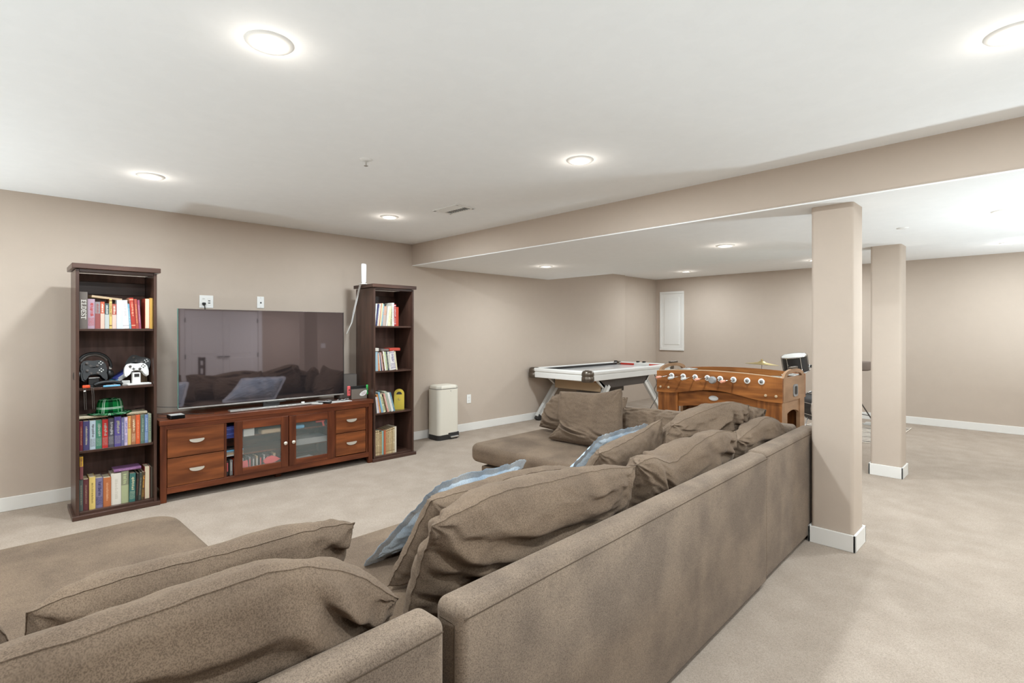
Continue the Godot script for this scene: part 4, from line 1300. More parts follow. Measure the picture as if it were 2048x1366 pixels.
	part("plate", bx(Vector3(0, 0.06, 0.003), Vector3(0.072, 0.118, 0.006), 0.003), M.white, o)
	for q in [0.036, 0.082]:
		var sk := part("socket", bx(Vector3(0, q, 0.0062), Vector3(0.032, 0.028, 0.003), 0.004), M.trim, o)
		for s in [-1, 1]:
			part("slot", bx(Vector3(s * 0.007, q + 0.003, 0.0078), Vector3(0.003, 0.010, 0.001), 0.0003), M.gray, sk)
	# step bin
	o = thing("step_bin", "cream step bin with a black foot band against the wall", "trash can", Vector3(3.985, 0, -5.335))
	var poly := PackedVector2Array()
	for q in [[1, 1, 0.0], [-1, 1, PI / 2], [-1, -1, PI], [1, -1, PI * 1.5]]:
		for p in arc(Vector2(q[0] * 0.115, q[1] * 0.065), 0.05, q[2], q[2] + PI / 2, 7):
			poly.append(p)
	var stand_up := Basis(Vector3.RIGHT, Vector3(0, 0, -1), Vector3.UP)
	b = Mb.new()
	b.xf = Transform3D(stand_up, Vector3(0, 0.345, 0))
	b.extrude(poly, 0.57, true)
	part("body", b, M.offwhite, o)
	b = Mb.new()
	b.xf = Transform3D(stand_up, Vector3(0, 0.032, 0))
	b.extrude(poly, 0.064, true)
	part("foot_band", b, M.dark, o)
	b = Mb.new()
	b.xf = Transform3D(stand_up, Vector3(0, 0.6335, 0))
	var inn := PackedVector2Array()
	for p in poly: inn.append(p * 0.985)
	b.extrude(inn, 0.007, true)
	part("seam_gap", b, M.charcoal, o)
	b = Mb.new()
	var layers := [[1.0, 0.637], [1.0, 0.652], [0.97, 0.664], [0.88, 0.674], [0.70, 0.680], [0.35, 0.683], [0.0, 0.684]]
	for k in layers.size() - 1:
		for i in poly.size():
			var p := poly[i]; var q := poly[(i + 1) % poly.size()]
			var s0: float = layers[k][0]; var s1: float = layers[k + 1][0]
			var y0: float = layers[k][1]; var y1: float = layers[k + 1][1]
			var nn := Vector3(p.x + q.x, 0, -(p.y + q.y)).normalized() * maxf(y1 - y0, 0.001) + Vector3.UP * (s0 - s1) * 0.12
			b.tri(Vector3(p.x * s0, y0, -p.y * s0), Vector3(q.x * s0, y0, -q.y * s0), Vector3(q.x * s1, y1, -q.y * s1), nn, nn, nn)
			b.tri(Vector3(p.x * s0, y0, -p.y * s0), Vector3(q.x * s1, y1, -q.y * s1), Vector3(p.x * s1, y1, -p.y * s1), nn, nn, nn)
	part("lid", b, M.offwhite, o)
	part("pedal", bx(Vector3(0.075, 0.030, 0.128), Vector3(0.125, 0.020, 0.03), 0.006, 2), M.silver, o)
	part("pedal_surround", bx(Vector3(0.075, 0.045, 0.108), Vector3(0.17, 0.075, 0.02), 0.006), M.dark, o)
	b = Mb.new()
	b.xf = Transform3D(Basis(Vector3.RIGHT, PI / 2), Vector3(0.03, 0.605, 0.115))
	b.lathe([Vector2(0.006, 0.0), Vector2(0.005, 0.002), Vector2(0.0, 0.003)], 12)
	part("badge", b, M.gray, o)

func smooth(pts: Array, k: int) -> Array:
	var o := []
	var N := pts.size()
	for i in N - 1:
		var a: Vector3 = pts[maxi(i - 1, 0)]; var b: Vector3 = pts[i]; var c: Vector3 = pts[i + 1]; var d: Vector3 = pts[mini(i + 2, N - 1)]
		for j in k:
			o.append(b.cubic_interpolate(c, a, d, float(j) / k))
	o.append(pts[N - 1])
	return o


# ---------------------------------------------------------------- sectional sofa
func slab(hx: float, hz: float, y0: float, y1: float, cr: float, er: float, crown: float) -> Mb:
	# an upholstered block: rounded plan corners, rounded edges, a slightly domed top
	var b := Mb.new()
	var rings := []
	var steps := 5
	var lay := []
	for k in steps + 1:
		var a := PI / 2 * k / steps
		lay.append([er * (1 - sin(a)), y0 + er * (1 - cos(a))])
	lay.reverse()
	var bottom := []
	for q in lay: bottom.append(q)
	var all := []
	# up from the underside
	for k in range(steps, -1, -1):
		var a := PI / 2 * k / steps
		all.append([er * (1 - cos(a)), y0 + er * (1 - sin(a))])
	for k in range(0, steps + 1):
		var a := PI / 2 * k / steps
		all.append([er * (1 - cos(a)), y1 - er * (1 - sin(a))])
	var most := minf(hx, hz)
	for k in range(1, 11):
		var t := er + (most - er - 0.002) * k / 10.0
		var f := 1.0 - float(k) / 10.0
		all.append([t, y1 + crown * (1.0 - f * f)])
	for q in all:
		var t: float = q[0]
		var r := maxf(cr - t, 0.001)
		var ring := []
		for s in [[1, 1, 0.0], [-1, 1, PI / 2], [-1, -1, PI], [1, -1, PI * 1.5]]:
			var cx: float = s[0] * (hx - t - r); var cz: float = s[1] * (hz - t - r)
			for p in arc(Vector2(cx, cz), r, s[2], s[2] + PI / 2, 7):
				ring.append(Vector3(p.x, q[1], p.y))
			# extra points along the straight side
		ring.append(ring[0])
		rings.append(ring)
	b.grid(rings, Vector3.UP)
	# fix the sense: outward is away from the middle
	return b

func back_panel(o: Node3D, x0: float, x1: float, z0: float, z1: float, top := 0.71):
	var b := bx(Vector3((x0 + x1) / 2, (top + 0.02) / 2, (z0 + z1) / 2), Vector3(x1 - x0, top - 0.02, z1 - z0), 0.028, 5)
	return part("back_panel", b, M.sofa_back, o)

func seam(o: Node, pts: Array, r := 0.0016):
	var b := Mb.new()
	b.tube(pts, r, 5)
	part("seam", b, M.seam, o)

func sofa():
	var turn := 0.036
	var P0 := Vector3(0.768, 0, -0.9606)
	var T := 0.105
	# long middle piece
	var o := thing("sofa_section", "long brown sectional middle piece with its plain back towards the open floor", "sofa", P0, turn, "sections of the brown sectional sofa")
	back_panel(o, 0.0, 2.152, -T, 0.0)
	seam(o, [Vector3(0.012, 0.682, 0.0), Vector3(2.15, 0.682, 0.0)])
	seam(o, [Vector3(0.001, 0.03, -0.024), Vector3(0.001, 0.664, -0.024), Vector3(0.001, 0.668, -0.030), Vector3(0.001, 0.668, -0.078)], 0.0024)
	part("frame", bx(Vector3(1.08, 0.15, -0.68), Vector3(2.14, 0.22, 1.08), 0.01), M.sofa, o)
	for k in 2:
		var b := slab(0.536, 0.575, 0.25, 0.415, 0.05, 0.045, 0.012)
		var q := part("seat_cushion", b, M.sofa, o)
		q.position = Vector3(0.54 + k * 1.08, 0, -0.705)
	for s in [0.05, 2.1]:
		for z in [-0.05, -1.15]:
			part("foot", bx(Vector3(s, 0.02, z), Vector3(0.05, 0.04, 0.05), 0.003), M.black, o)
	# near chaise
	o = thing("sofa_section", "near brown chaise section with a broad flat seat reaching towards the television", "sofa", P0 + Vector3(-0.040, 0, 0.0014), turn, "sections of the brown sectional sofa")
	back_panel(o, -1.55, 0.0, -T, 0.0)
	seam(o, [Vector3(-1.54, 0.682, 0.0), Vector3(-0.012, 0.682, 0.0)])
	part("frame", bx(Vector3(-0.775, 0.15, -1.16), Vector3(1.46, 0.22, 2.04), 0.02), M.sofa, o)
	var sl := slab(0.775, 1.075, 0.25, 0.415, 0.14, 0.05, 0.012)
	part("seat_cushion", sl, M.sofa, o).position = Vector3(-0.775, 0, -1.205)
	for s in [-1.45, -0.1]:
		for z in [-0.06, -2.05]:
			part("foot", bx(Vector3(s, 0.02, z), Vector3(0.05, 0.04, 0.05), 0.003), M.black, o)
	# corner piece
	o = thing("sofa_section", "brown sectional corner piece behind the front pillar", "sofa", P0, turn, "sections of the brown sectional sofa")
	back_panel(o, 2.156, 3.215, -T - 0.012, -0.012, 0.712)
	seam(o, [Vector3(2.175, 0.684, -0.012), Vector3(3.22, 0.684, -0.012)])
	var bp := bx(Vector3(3.152, 0.366, -0.64), Vector3(0.125, 0.692, 1.0), 0.028, 5)
	part("side_panel", bp, M.sofa_back, o)
	part("frame", bx(Vector3(2.65, 0.15, -0.66), Vector3(0.92, 0.22, 1.0), 0.01), M.sofa, o)
	part("seat_cushion", slab(0.465, 0.50, 0.25, 0.415, 0.05, 0.045, 0.012), M.sofa, o).position = Vector3(2.64, 0, -0.645)
	for s in [2.25, 3.1]:
		part("foot", bx(Vector3(s, 0.02, -1.05), Vector3(0.05, 0.04, 0.05), 0.003), M.black, o)
	# far chaise
	o = thing("sofa_section", "far brown chaise section facing the bookcases, with pillows propped on it", "sofa", P0, turn, "sections of the brown sectional sofa")
	bp = bx(Vector3(3.152, 0.363, -1.70), Vector3(0.125, 0.686, 1.10), 0.028, 5)
	part("back_panel", bp, M.sofa_back, o)
	part("frame", bx(Vector3(2.63, 0.14, -1.72), Vector3(0.94, 0.20, 1.06), 0.01), M.sofa, o)
	part("seat_cushion", slab(0.495, 0.605, 0.265, 0.415, 0.09, 0.05, 0.014), M.sofa, o).position = Vector3(2.612, 0, -1.765)
	for s in [2.2, 3.1]:
		part("foot", bx(Vector3(s, 0.02, -2.2), Vector3(0.05, 0.04, 0.05), 0.003), M.black, o)

# a stuffed cushion hung on rows of points: rows run from its top edge to its bottom edge, points from left to right
# o: n, m grid, a, b fullness, pinch, lump, wr wrinkle depth, fan corner gathers, creases [u0, v0, u1, v1, width, depth, side], seed
func cushion(rows: Array, th: float, o := {}) -> Dictionary:
	var n: int = o.get("n", 64)
	var m: int = o.get("m", 44)
	var a: float = o.get("a", 2.6)
	var pw: float = o.get("b", 0.55)
	var pin: float = o.get("pinch", 0.05)
	var fn := FastNoiseLite.new()
	fn.seed = o.get("seed", 1)
	fn.frequency = 1.0
	fn.fractal_octaves = 2
	var wr: float = o.get("wr", 0.006)
	var fan: float = o.get("fan", 0.010)
	var lump: float = o.get("lump", 0.15)
	var creases: Array = o.get("creases", [])
	var dirs := Vector2(o.get("wx", 2.2), o.get("wy", 4.5))
	var side_p := []
	var rim := []
	for side in [1.0, -1.0]:
		var P := []
		for j in m + 1:
			var row := []
			var v := -cos(PI * j / m) * 0.45 + (-1.0 + 2.0 * j / m) * 0.55
			for i in n + 1:
				var u := -cos(PI * i / n) * 0.45 + (-1.0 + 2.0 * i / n) * 0.55
				var uu := u * (1.0 - pin * (1.0 - v * v))
				var vv := v * (1.0 - pin * (1.0 - u * u))
				var mid := patch(rows, uu, vv)
				var du := patch(rows, uu + 0.02, vv) - patch(rows, uu - 0.02, vv)
				var dv := patch(rows, uu, vv + 0.02) - patch(rows, uu, vv - 0.02)
				var nn := dv.cross(du).normalized()
				var f := pow(maxf(0.0, (1.0 - pow(absf(u), a)) * (1.0 - pow(absf(v), a))), pw)
				var h := th * 0.5 * f * (1.0 + lump * fn.get_noise_3d(u * 1.1, v * 1.1, side * 3.0))
				var w := 0.0
				var e := fn.get_noise_3d(u * dirs.x + 7.0, v * dirs.y, side * 5.0 + 11.0)
				w += wr * (0.4 - absf(e) * 2.2)
				if fan > 0.0:
					for c in [[-1, -1], [1, -1], [1, 1], [-1, 1]]:
						var d := Vector2((u - c[0]) * 1.3, v - c[1])
						var r := d.length()
						w += fan * exp(-r * r / 0.30) * sin(d.angle() * 9.0 + c[0] * 2.0 + fn.get_noise_2d(u * 2.0, v * 2.0) * 4.0)
				for c in creases:
					if c.size() > 6 and c[6] != side:
						continue
					var A := Vector2(c[0], c[1]); var B := Vector2(c[2], c[3])
					var ab := B - A
					var tt := clampf((Vector2(u, v) - A).dot(ab) / ab.length_squared(), 0.0, 1.0)
					var q := A + ab * tt + Vector2(-ab.y, ab.x) * 0.12 * sin(tt * PI)
					var d: float = (Vector2(u, v) - q).length() / c[4]
					var k := sin(clampf(tt, 0.06, 0.94) * PI)
					w += c[5] * k * (0.75 * exp(-pow(d - 1.5, 2.0)) - exp(-d * d))
				var g := pow(f, 0.4)
				var wob := 0.006 * fn.get_noise_2d((u + side * 0.0) * 5.0, v * 5.0) * (1.0 - f)
				row.append(mid + nn * (side * (h + w * g) + wob))
			P.append(row)
		side_p.append(P)
	var b := Mb.new()
	var c0: Vector3 = patch(rows, 0, 0)
	var nfront: Vector3 = (patch(rows, 0, 0.1) - c0).cross(patch(rows, 0.1, 0) - c0)
	b.grid(side_p[0], nfront)
	b.grid(side_p[1], -nfront)
	var P0 = side_p[0]
	for i in n + 1: rim.append(P0[0][i])
	for j in range(1, m + 1): rim.append(P0[j][n])
	for i in range(n - 1, -1, -1): rim.append(P0[m][i])
	for j in range(m - 1, 0, -1): rim.append(P0[j][0])
	return {"mesh": b, "rim": rim, "n": nfront.normalized(), "c": c0}

func patch(rows: Array, u: float, v: float) -> Vector3:
	var col := []
	for r in rows:
		col.append(along(r, u))
	return along(col, v)

func along(p: Array, u: float) -> Vector3:
	var N := p.size() - 1
	var x := (u + 1.0) * 0.5 * N
	var i := clampi(int(floor(x)), 0, N - 1)
	var t := x - i
	var b: Vector3 = p[i]; var c: Vector3 = p[i + 1]
	var a: Vector3 = p[i - 1] if i > 0 else b * 2.0 - c
	var d: Vector3 = p[i + 2] if i + 2 <= N else c * 2.0 - b
	if t < 0.0 or t > 1.0:
		return b.lerp(c, t)
	return b.cubic_interpolate(c, a, d, t)

func pts3(rows: Array) -> Array:
	var o := []
	for r in rows:
		var q := []
		for p in r: q.append(Vector3(p[0], p[1], p[2]))
		o.append(q)
	return o

func put_cushion(called: String, rows: Array, th: float, opt: Dictionary, m: Material, label: String, group: String, category := "cushion") -> Node3D:
	var R := pts3(rows)
	var low := Vector3.ZERO
	for p in R[R.size() - 1]: low += p
	low /= R[R.size() - 1].size()
	for r in R:
		for k in r.size(): r[k] -= low
	var d := cushion(R, th, opt)
	var o := thing(called, label, category, low, 0.0, group)
	part("cover", d.mesh, m, o)
	var b := Mb.new()
	if opt.has("flange"):
		# a flat frayed border all round
		var rim: Array = d.rim
		var N := rim.size()
		var fn := FastNoiseLite.new()
		fn.seed = 77
		fn.frequency = 0.12
		for side in [1.0, -1.0]:
			for i in N:
				var q := []
				for k in [i, (i + 1) % N]:
					var p: Vector3 = rim[k]
					var tang: Vector3 = (rim[(k + 2) % N] - rim[(k - 2 + N) % N]).normalized()
					var out: Vector3 = d.n.cross(tang).normalized()
					if out.dot(p - d.c) < 0: out = -out
					var wv: float = fn.get_noise_1d(k * 1.1) * 0.010
					var e: Vector3 = p + out * (opt.flange * (1.0 + 0.22 * fn.get_noise_1d(k * 1.2 + 90.0))) + d.n * wv
					q.append([p + d.n * side * 0.004 - out * 0.01, e + d.n * side * 0.002])
				var nn: Vector3 = d.n * side
				b.tri(q[0][0], q[1][0], q[1][1], nn, nn, nn)
				b.tri(q[0][0], q[1][1], q[0][1], nn, nn, nn)
		part("fringe", b, M.denim_edge, o)
	else:
		b.tube(d.rim, 0.0020, 5, true)
		part("piping", b, m, o)
	return o

func cushions():
	var g := "loose brown back cushions of the sectional"
	# C1 nearest, against the near chaise back
	put_cushion("back_cushion", [
		[[-0.42, 0.82, -1.13], [-0.10, 0.855, -1.13], [0.16, 0.865, -1.13], [0.40, 0.878, -1.12], [0.56, 0.82, -1.13], [0.705, 0.70, -1.13]],
		[[-0.44, 0.62, -1.21], [-0.10, 0.63, -1.22], [0.16, 0.63, -1.23], [0.40, 0.62, -1.23], [0.58, 0.60, -1.22], [0.72, 0.57, -1.20]],
		[[-0.42, 0.45, -1.26], [-0.10, 0.44, -1.30], [0.16, 0.44, -1.30], [0.40, 0.44, -1.30], [0.58, 0.44, -1.29], [0.70, 0.45, -1.26]]],
		0.27, {"seed": 3, "wr": 0.008, "fan": 0.014, "n": 96, "m": 60, "creases": [[0.30, -0.95, 0.95, -0.55, 0.10, 0.040], [0.45, -0.55, 0.98, -0.15, 0.09, 0.030], [-0.3, -0.75, 0.25, -0.62, 0.07, 0.014], [-0.1, -0.5, 0.3, -0.42, 0.06, 0.012], [-0.8, -0.7, -0.35, -0.6, 0.08, 0.012]]}, M.sofa,
		"big brown cushion nearest the camera, slumped over the low sofa back", g)
	# C2 in front of it
	put_cushion("back_cushion", [
		[[0.035, 0.735, -1.60], [0.20, 0.755, -1.60], [0.42, 0.765, -1.57], [0.66, 0.770, -1.55], [0.80, 0.755, -1.54]],
		[[0.01, 0.59, -1.67], [0.20, 0.60, -1.68], [0.42, 0.60, -1.66], [0.66, 0.60, -1.63], [0.80, 0.60, -1.61]],
		[[0.02, 0.45, -1.76], [0.20, 0.44, -1.76], [0.44, 0.44, -1.74], [0.66, 0.44, -1.70], [0.80, 0.45, -1.68]]],
		0.19, {"seed": 8, "wr": 0.007, "fan": 0.010, "a": 4.0, "creases": [[-0.9, -0.7, -0.2, -0.35, 0.09, 0.026], [-0.5, -0.2, 0.3, 0.15, 0.10, 0.022], [0.6, -0.85, 0.98, -0.6, 0.10, 0.03], [-0.95, -0.95, -0.4, -0.6, 0.07, 0.016], [0.0, -0.8, 0.5, -0.7, 0.06, 0.010]]}, M.sofa,
		"long brown box cushion lying across the near chaise behind the nearest one", g)
	# C0 far left
	put_cushion("throw_pillow", [
		[[-0.55, 0.76, -1.72], [-0.28, 0.79, -1.72], [-0.06, 0.755, -1.72]],
		[[-0.58, 0.60, -1.78], [-0.28, 0.60, -1.80], [0.025, 0.60, -1.76]],
		[[-0.55, 0.45, -1.86], [-0.28, 0.44, -1.88], [-0.02, 0.45, -1.84]]],
		0.20, {"seed": 5, "wr": 0.006}, M.sofa, "brown pillow on the near chaise, only its rounded end in the picture", "brown throw pillows on the sectional", "pillow")
	# C5 big one on the middle piece
	put_cushion("back_cushion", [
		[[0.835, 0.835, -1.17], [1.08, 0.875, -1.17], [1.36, 0.862, -1.18], [1.62, 0.845, -1.18], [1.86, 0.808, -1.18]],
		[[0.80, 0.645, -1.24], [1.08, 0.64, -1.28], [1.36, 0.64, -1.29], [1.62, 0.64, -1.28], [1.885, 0.64, -1.24]],
		[[0.80, 0.45, -1.30], [1.08, 0.44, -1.34], [1.36, 0.44, -1.34], [1.62, 0.44, -1.33], [1.87, 0.45, -1.30]]],
		0.27, {"seed": 13, "wr": 0.009, "fan": 0.014, "n": 96, "m": 60, "creases": [[-0.9, -0.25, -0.1, -0.05, 0.09, 0.040], [-0.95, 0.12, -0.35, 0.22, 0.08, 0.030], [-0.75, -0.72, 0.35, -0.52, 0.10, 0.028], [0.45, -0.25, 0.95, -0.5, 0.08, 0.022], [-0.98, -0.9, -0.8, -0.35, 0.07, 0.028], [0.1, -0.9, 0.7, -0.75, 0.06, 0.012]]}, M.sofa,
		"large creased brown cushion behind the flat one with the denim pillow", g)
	# C4 flat box cushion
	put_cushion("back_cushion", [
		[[1.11, 0.750, -1.56], [1.36, 0.748, -1.57], [1.64, 0.745, -1.58], [1.95, 0.712, -1.58]],
		[[1.04, 0.59, -1.61], [1.40, 0.60, -1.63], [1.72, 0.60, -1.64], [1.93, 0.59, -1.63]],
		[[0.99, 0.445, -1.66], [1.40, 0.44, -1.69], [1.72, 0.44, -1.70], [1.93, 0.445, -1.68]]],
		0.15, {"seed": 21, "a": 7.0, "b": 0.5, "pinch": 0.02, "wr": 0.004, "fan": 0.006, "creases": [[-0.9, -0.8, -0.5, -0.5, 0.06, 0.012], [-0.2, -0.9, 0.1, -0.6, 0.06, 0.008]]}, M.sofa,
		"flat boxy brown cushion leaning right behind the nearer denim pillow", g)
	# C3 denim pillow nearer
	put_cushion("denim_pillow", [
		[[1.265, 0.715, -1.74], [1.42, 0.728, -1.76], [1.64, 0.720, -1.77], [1.80, 0.718, -1.78]],
		[[1.15, 0.575, -1.82], [1.36, 0.58, -1.84], [1.58, 0.58, -1.85], [1.76, 0.58, -1.86]],
		[[1.05, 0.445, -1.89], [1.28, 0.445, -1.92], [1.52, 0.445, -1.93], [1.70, 0.445, -1.94]]],
		0.11, {"seed": 31, "wr": 0.005, "fan": 0.006, "flange": 0.030}, M.denim,
		"pale blue denim pillow with frayed edges nearest the cherry console", "frayed denim pillows on the sectional", "pillow")
	# C6
	put_cushion("back_cushion", [
		[[1.915, 0.80, -1.21], [2.04, 0.815, -1.20], [2.22, 0.765, -1.20], [2.46, 0.815, -1.20], [2.72, 0.835, -1.21], [2.93, 0.80, -1.21]],
		[[1.91, 0.62, -1.27], [2.04, 0.62, -1.29], [2.22, 0.62, -1.31], [2.46, 0.62, -1.31], [2.72, 0.62, -1.30], [2.96, 0.62, -1.27]],
		[[1.93, 0.45, -1.33], [2.04, 0.44, -1.35], [2.22, 0.44, -1.36], [2.46, 0.44, -1.36], [2.72, 0.44, -1.35], [2.93, 0.45, -1.33]]],
		0.25, {"seed": 17, "wr": 0.008, "fan": 0.014, "n": 96, "m": 56, "creases": [[-0.45, -0.95, -0.15, -0.25, 0.09, 0.032], [-0.15, -0.35, 0.6, -0.6, 0.09, 0.024], [0.3, -0.85, 0.9, -0.55, 0.07, 0.018], [0.2, -0.55, 0.95, -0.2, 0.07, 0.014], [0.75, -0.95, 0.95, -0.5, 0.06, 0.02]]}, M.sofa,
		"saddle shaped brown cushion on the back of the middle piece, next after the largest one", g)
	# C7
	put_cushion("throw_pillow", [
		[[2.19, 0.735, -1.60], [2.40, 0.755, -1.61], [2.64, 0.79, -1.62], [2.84, 0.835, -1.62]],
		[[2.14, 0.60, -1.66], [2.40, 0.60, -1.69], [2.64, 0.61, -1.69], [2.90, 0.63, -1.66]],
		[[2.17, 0.45, -1.72], [2.40, 0.44, -1.75], [2.66, 0.44, -1.75], [2.93, 0.45, -1.72]]],
		0.20, {"seed": 24, "wr": 0.006, "fan": 0.010, "creases": [[0.3, -0.8, 0.8, 0.2, 0.08, 0.014], [-0.5, -0.5, 0.0, -0.2, 0.08, 0.012]]}, M.sofa,
		"plump brown pillow with a pointed corner behind the farther denim pillow", "brown throw pillows on the sectional", "pillow")
	# C8 denim pillow farther
	put_cushion("denim_pillow", [
		[[2.50, 0.72, -1.84], [2.72, 0.728, -1.86], [2.92, 0.722, -1.87], [3.08, 0.715, -1.88]],
		[[2.36, 0.575, -1.91], [2.60, 0.58, -1.94], [2.82, 0.58, -1.95], [2.99, 0.575, -1.95]],
		[[2.22, 0.445, -1.97], [2.46, 0.445, -2.01], [2.70, 0.445, -2.02], [2.88, 0.445, -2.02]]],
		0.11, {"seed": 33, "wr": 0.006, "fan": 0.007, "flange": 0.030, "creases": [[-0.2, -0.95, 0.0, -0.5, 0.08, 0.02]]}, M.denim,
		"pale blue denim pillow with frayed edges before the far chaise", "frayed denim pillows on the sectional", "pillow")
	# C9 floppy folded cushion in the corner
	put_cushion("back_cushion", [
		[[2.86, 0.80, -1.56], [3.10, 0.86, -1.50], [3.34, 0.91, -1.42], [3.50, 0.875, -1.36]],
		[[2.76, 0.66, -1.60], [3.04, 0.70, -1.57], [3.30, 0.73, -1.49], [3.52, 0.73, -1.40]],
		[[2.74, 0.46, -1.64], [3.02, 0.45, -1.64], [3.28, 0.45, -1.60], [3.50, 0.46, -1.50]]],
		0.24, {"seed": 44, "wr": 0.010, "fan": 0.018, "n": 80, "m": 56, "creases": [[-0.55, -0.35, 0.35, -0.62, 0.12, 0.050], [0.35, -0.95, 0.5, -0.2, 0.10, 0.030], [0.55, -0.85, 0.95, 0.0, 0.07, 0.020], [-0.9, -0.2, -0.2, 0.1, 0.08, 0.020]]}, M.sofa,
		"floppy brown cushion folded over in the sofa corner, tallest of the far ones", g)
	# C10 behind it, on the corner back
	put_cushion("back_cushion", [
		[[2.98, 0.745, -1.22], [3.20, 0.79, -1.22], [3.46, 0.825, -1.23], [3.66, 0.775, -1.23], [3.84, 0.66, -1.24]],
		[[2.96, 0.60, -1.28], [3.20, 0.62, -1.30], [3.46, 0.62, -1.31], [3.66, 0.61, -1.30], [3.85, 0.57, -1.28]],
		[[2.98, 0.45, -1.33], [3.20, 0.44, -1.35], [3.46, 0.44, -1.35], [3.66, 0.44, -1.35], [3.82, 0.45, -1.32]]],
		0.20, {"seed": 52, "wr": 0.009, "fan": 0.012, "creases": [[-0.6, -0.7, 0.5, -0.45, 0.09, 0.024], [-0.2, -0.3, 0.8, -0.3, 0.09, 0.020]]}, M.sofa,
		"sagging brown cushion in the corner beside the front pillar", g)
	# C14 crumpled end showing between them
	put_cushion("throw_pillow", [
		[[3.62, 0.80, -1.62], [3.70, 0.86, -1.52], [3.76, 0.84, -1.44], [3.80, 0.815, -1.36]],
		[[3.56, 0.62, -1.64], [3.64, 0.63, -1.54], [3.71, 0.63, -1.46], [3.76, 0.62, -1.38]],
		[[3.52, 0.46, -1.66], [3.60, 0.45, -1.56], [3.67, 0.45, -1.48], [3.72, 0.46, -1.40]]],
		0.16, {"seed": 58, "wr": 0.012, "fan": 0.020, "n": 48, "m": 40, "creases": [[0.2, -0.95, 0.35, -0.1, 0.14, 0.035]]}, M.sofa,
		"crumpled brown pillow end poking up between the two corner cushions", "brown throw pillows on the sectional", "pillow")
	# C11 bolster on the far back
	put_cushion("back_cushion", [
		[[3.73, 0.715, -2.47], [3.74, 0.735, -2.20], [3.74, 0.735, -1.95], [3.74, 0.73, -1.70]],
		[[3.66, 0.60, -2.52], [3.67, 0.60, -2.20], [3.67, 0.60, -1.95], [3.66, 0.60, -1.68]],
		[[3.60, 0.455, -2.46], [3.60, 0.445, -2.20], [3.60, 0.445, -1.95], [3.60, 0.455, -1.70]]],
		0.22, {"seed": 63, "wr": 0.008, "fan": 0.012, "b": 0.42, "creases": [[0.0, -0.9, -0.1, 0.1, 0.08, 0.018], [-0.9, -0.6, -0.4, -0.8, 0.06, 0.012]]}, M.sofa,
		"long brown bolster cushion along the far sofa back below the foosball table", g)
	# C12 upright pillow on the far chaise, its lower left corner folded forward
	put_cushion("throw_pillow", [
		[[3.53, 0.825, -3.01], [3.52, 0.840, -2.80], [3.51, 0.855, -2.56], [3.50, 0.905, -2.348]],
		[[3.47, 0.66, -2.965], [3.46, 0.67, -2.76], [3.46, 0.68, -2.53], [3.46, 0.70, -2.32]],
		[[3.42, 0.535, -2.915], [3.41, 0.53, -2.72], [3.41, 0.53, -2.50], [3.42, 0.54, -2.292]],
		[[3.325, 0.445, -2.97], [3.35, 0.44, -2.74], [3.37, 0.435, -2.51], [3.40, 0.44, -2.29]]],
		0.17, {"seed": 71, "wr": 0.003, "fan": 0.006, "b": 0.42, "a": 4.0, "pinch": 0.015, "n": 80, "m": 60, "creases": [[-1.0, 0.25, 0.1, 0.62, 0.07, 0.035], [0.1, 0.2, 0.98, 0.5, 0.08, 0.010], [-0.95, 0.1, -0.7, 0.35, 0.06, 0.018]]}, M.sofa,
		"big square brown pillow standing upright on the far chaise", "brown throw pillows on the sectional", "pillow")
	# C13 behind it
	put_cushion("throw_pillow", [
		[[3.80, 0.745, -3.28], [3.78, 0.785, -3.10], [3.78, 0.80, -2.75], [3.76, 0.80, -2.46]],
		[[3.71, 0.60, -3.37], [3.68, 0.61, -3.10], [3.68, 0.61, -2.75], [3.68, 0.62, -2.43]],
		[[3.66, 0.45, -3.38], [3.62, 0.44, -3.10], [3.61, 0.44, -2.75], [3.62, 0.45, -2.46]]],
		0.20, {"seed": 82, "wr": 0.008, "fan": 0.016, "creases": [[-0.9, 0.1, -0.3, 0.6, 0.08, 0.03], [-0.95, -0.5, -0.5, -0.3, 0.08, 0.02], [-0.9, 0.7, -0.4, 0.8, 0.07, 0.024]]}, M.sofa,
		"wide brown cushion slumped behind the big square pillow on the far chaise", "loose brown back cushions of the sectional")


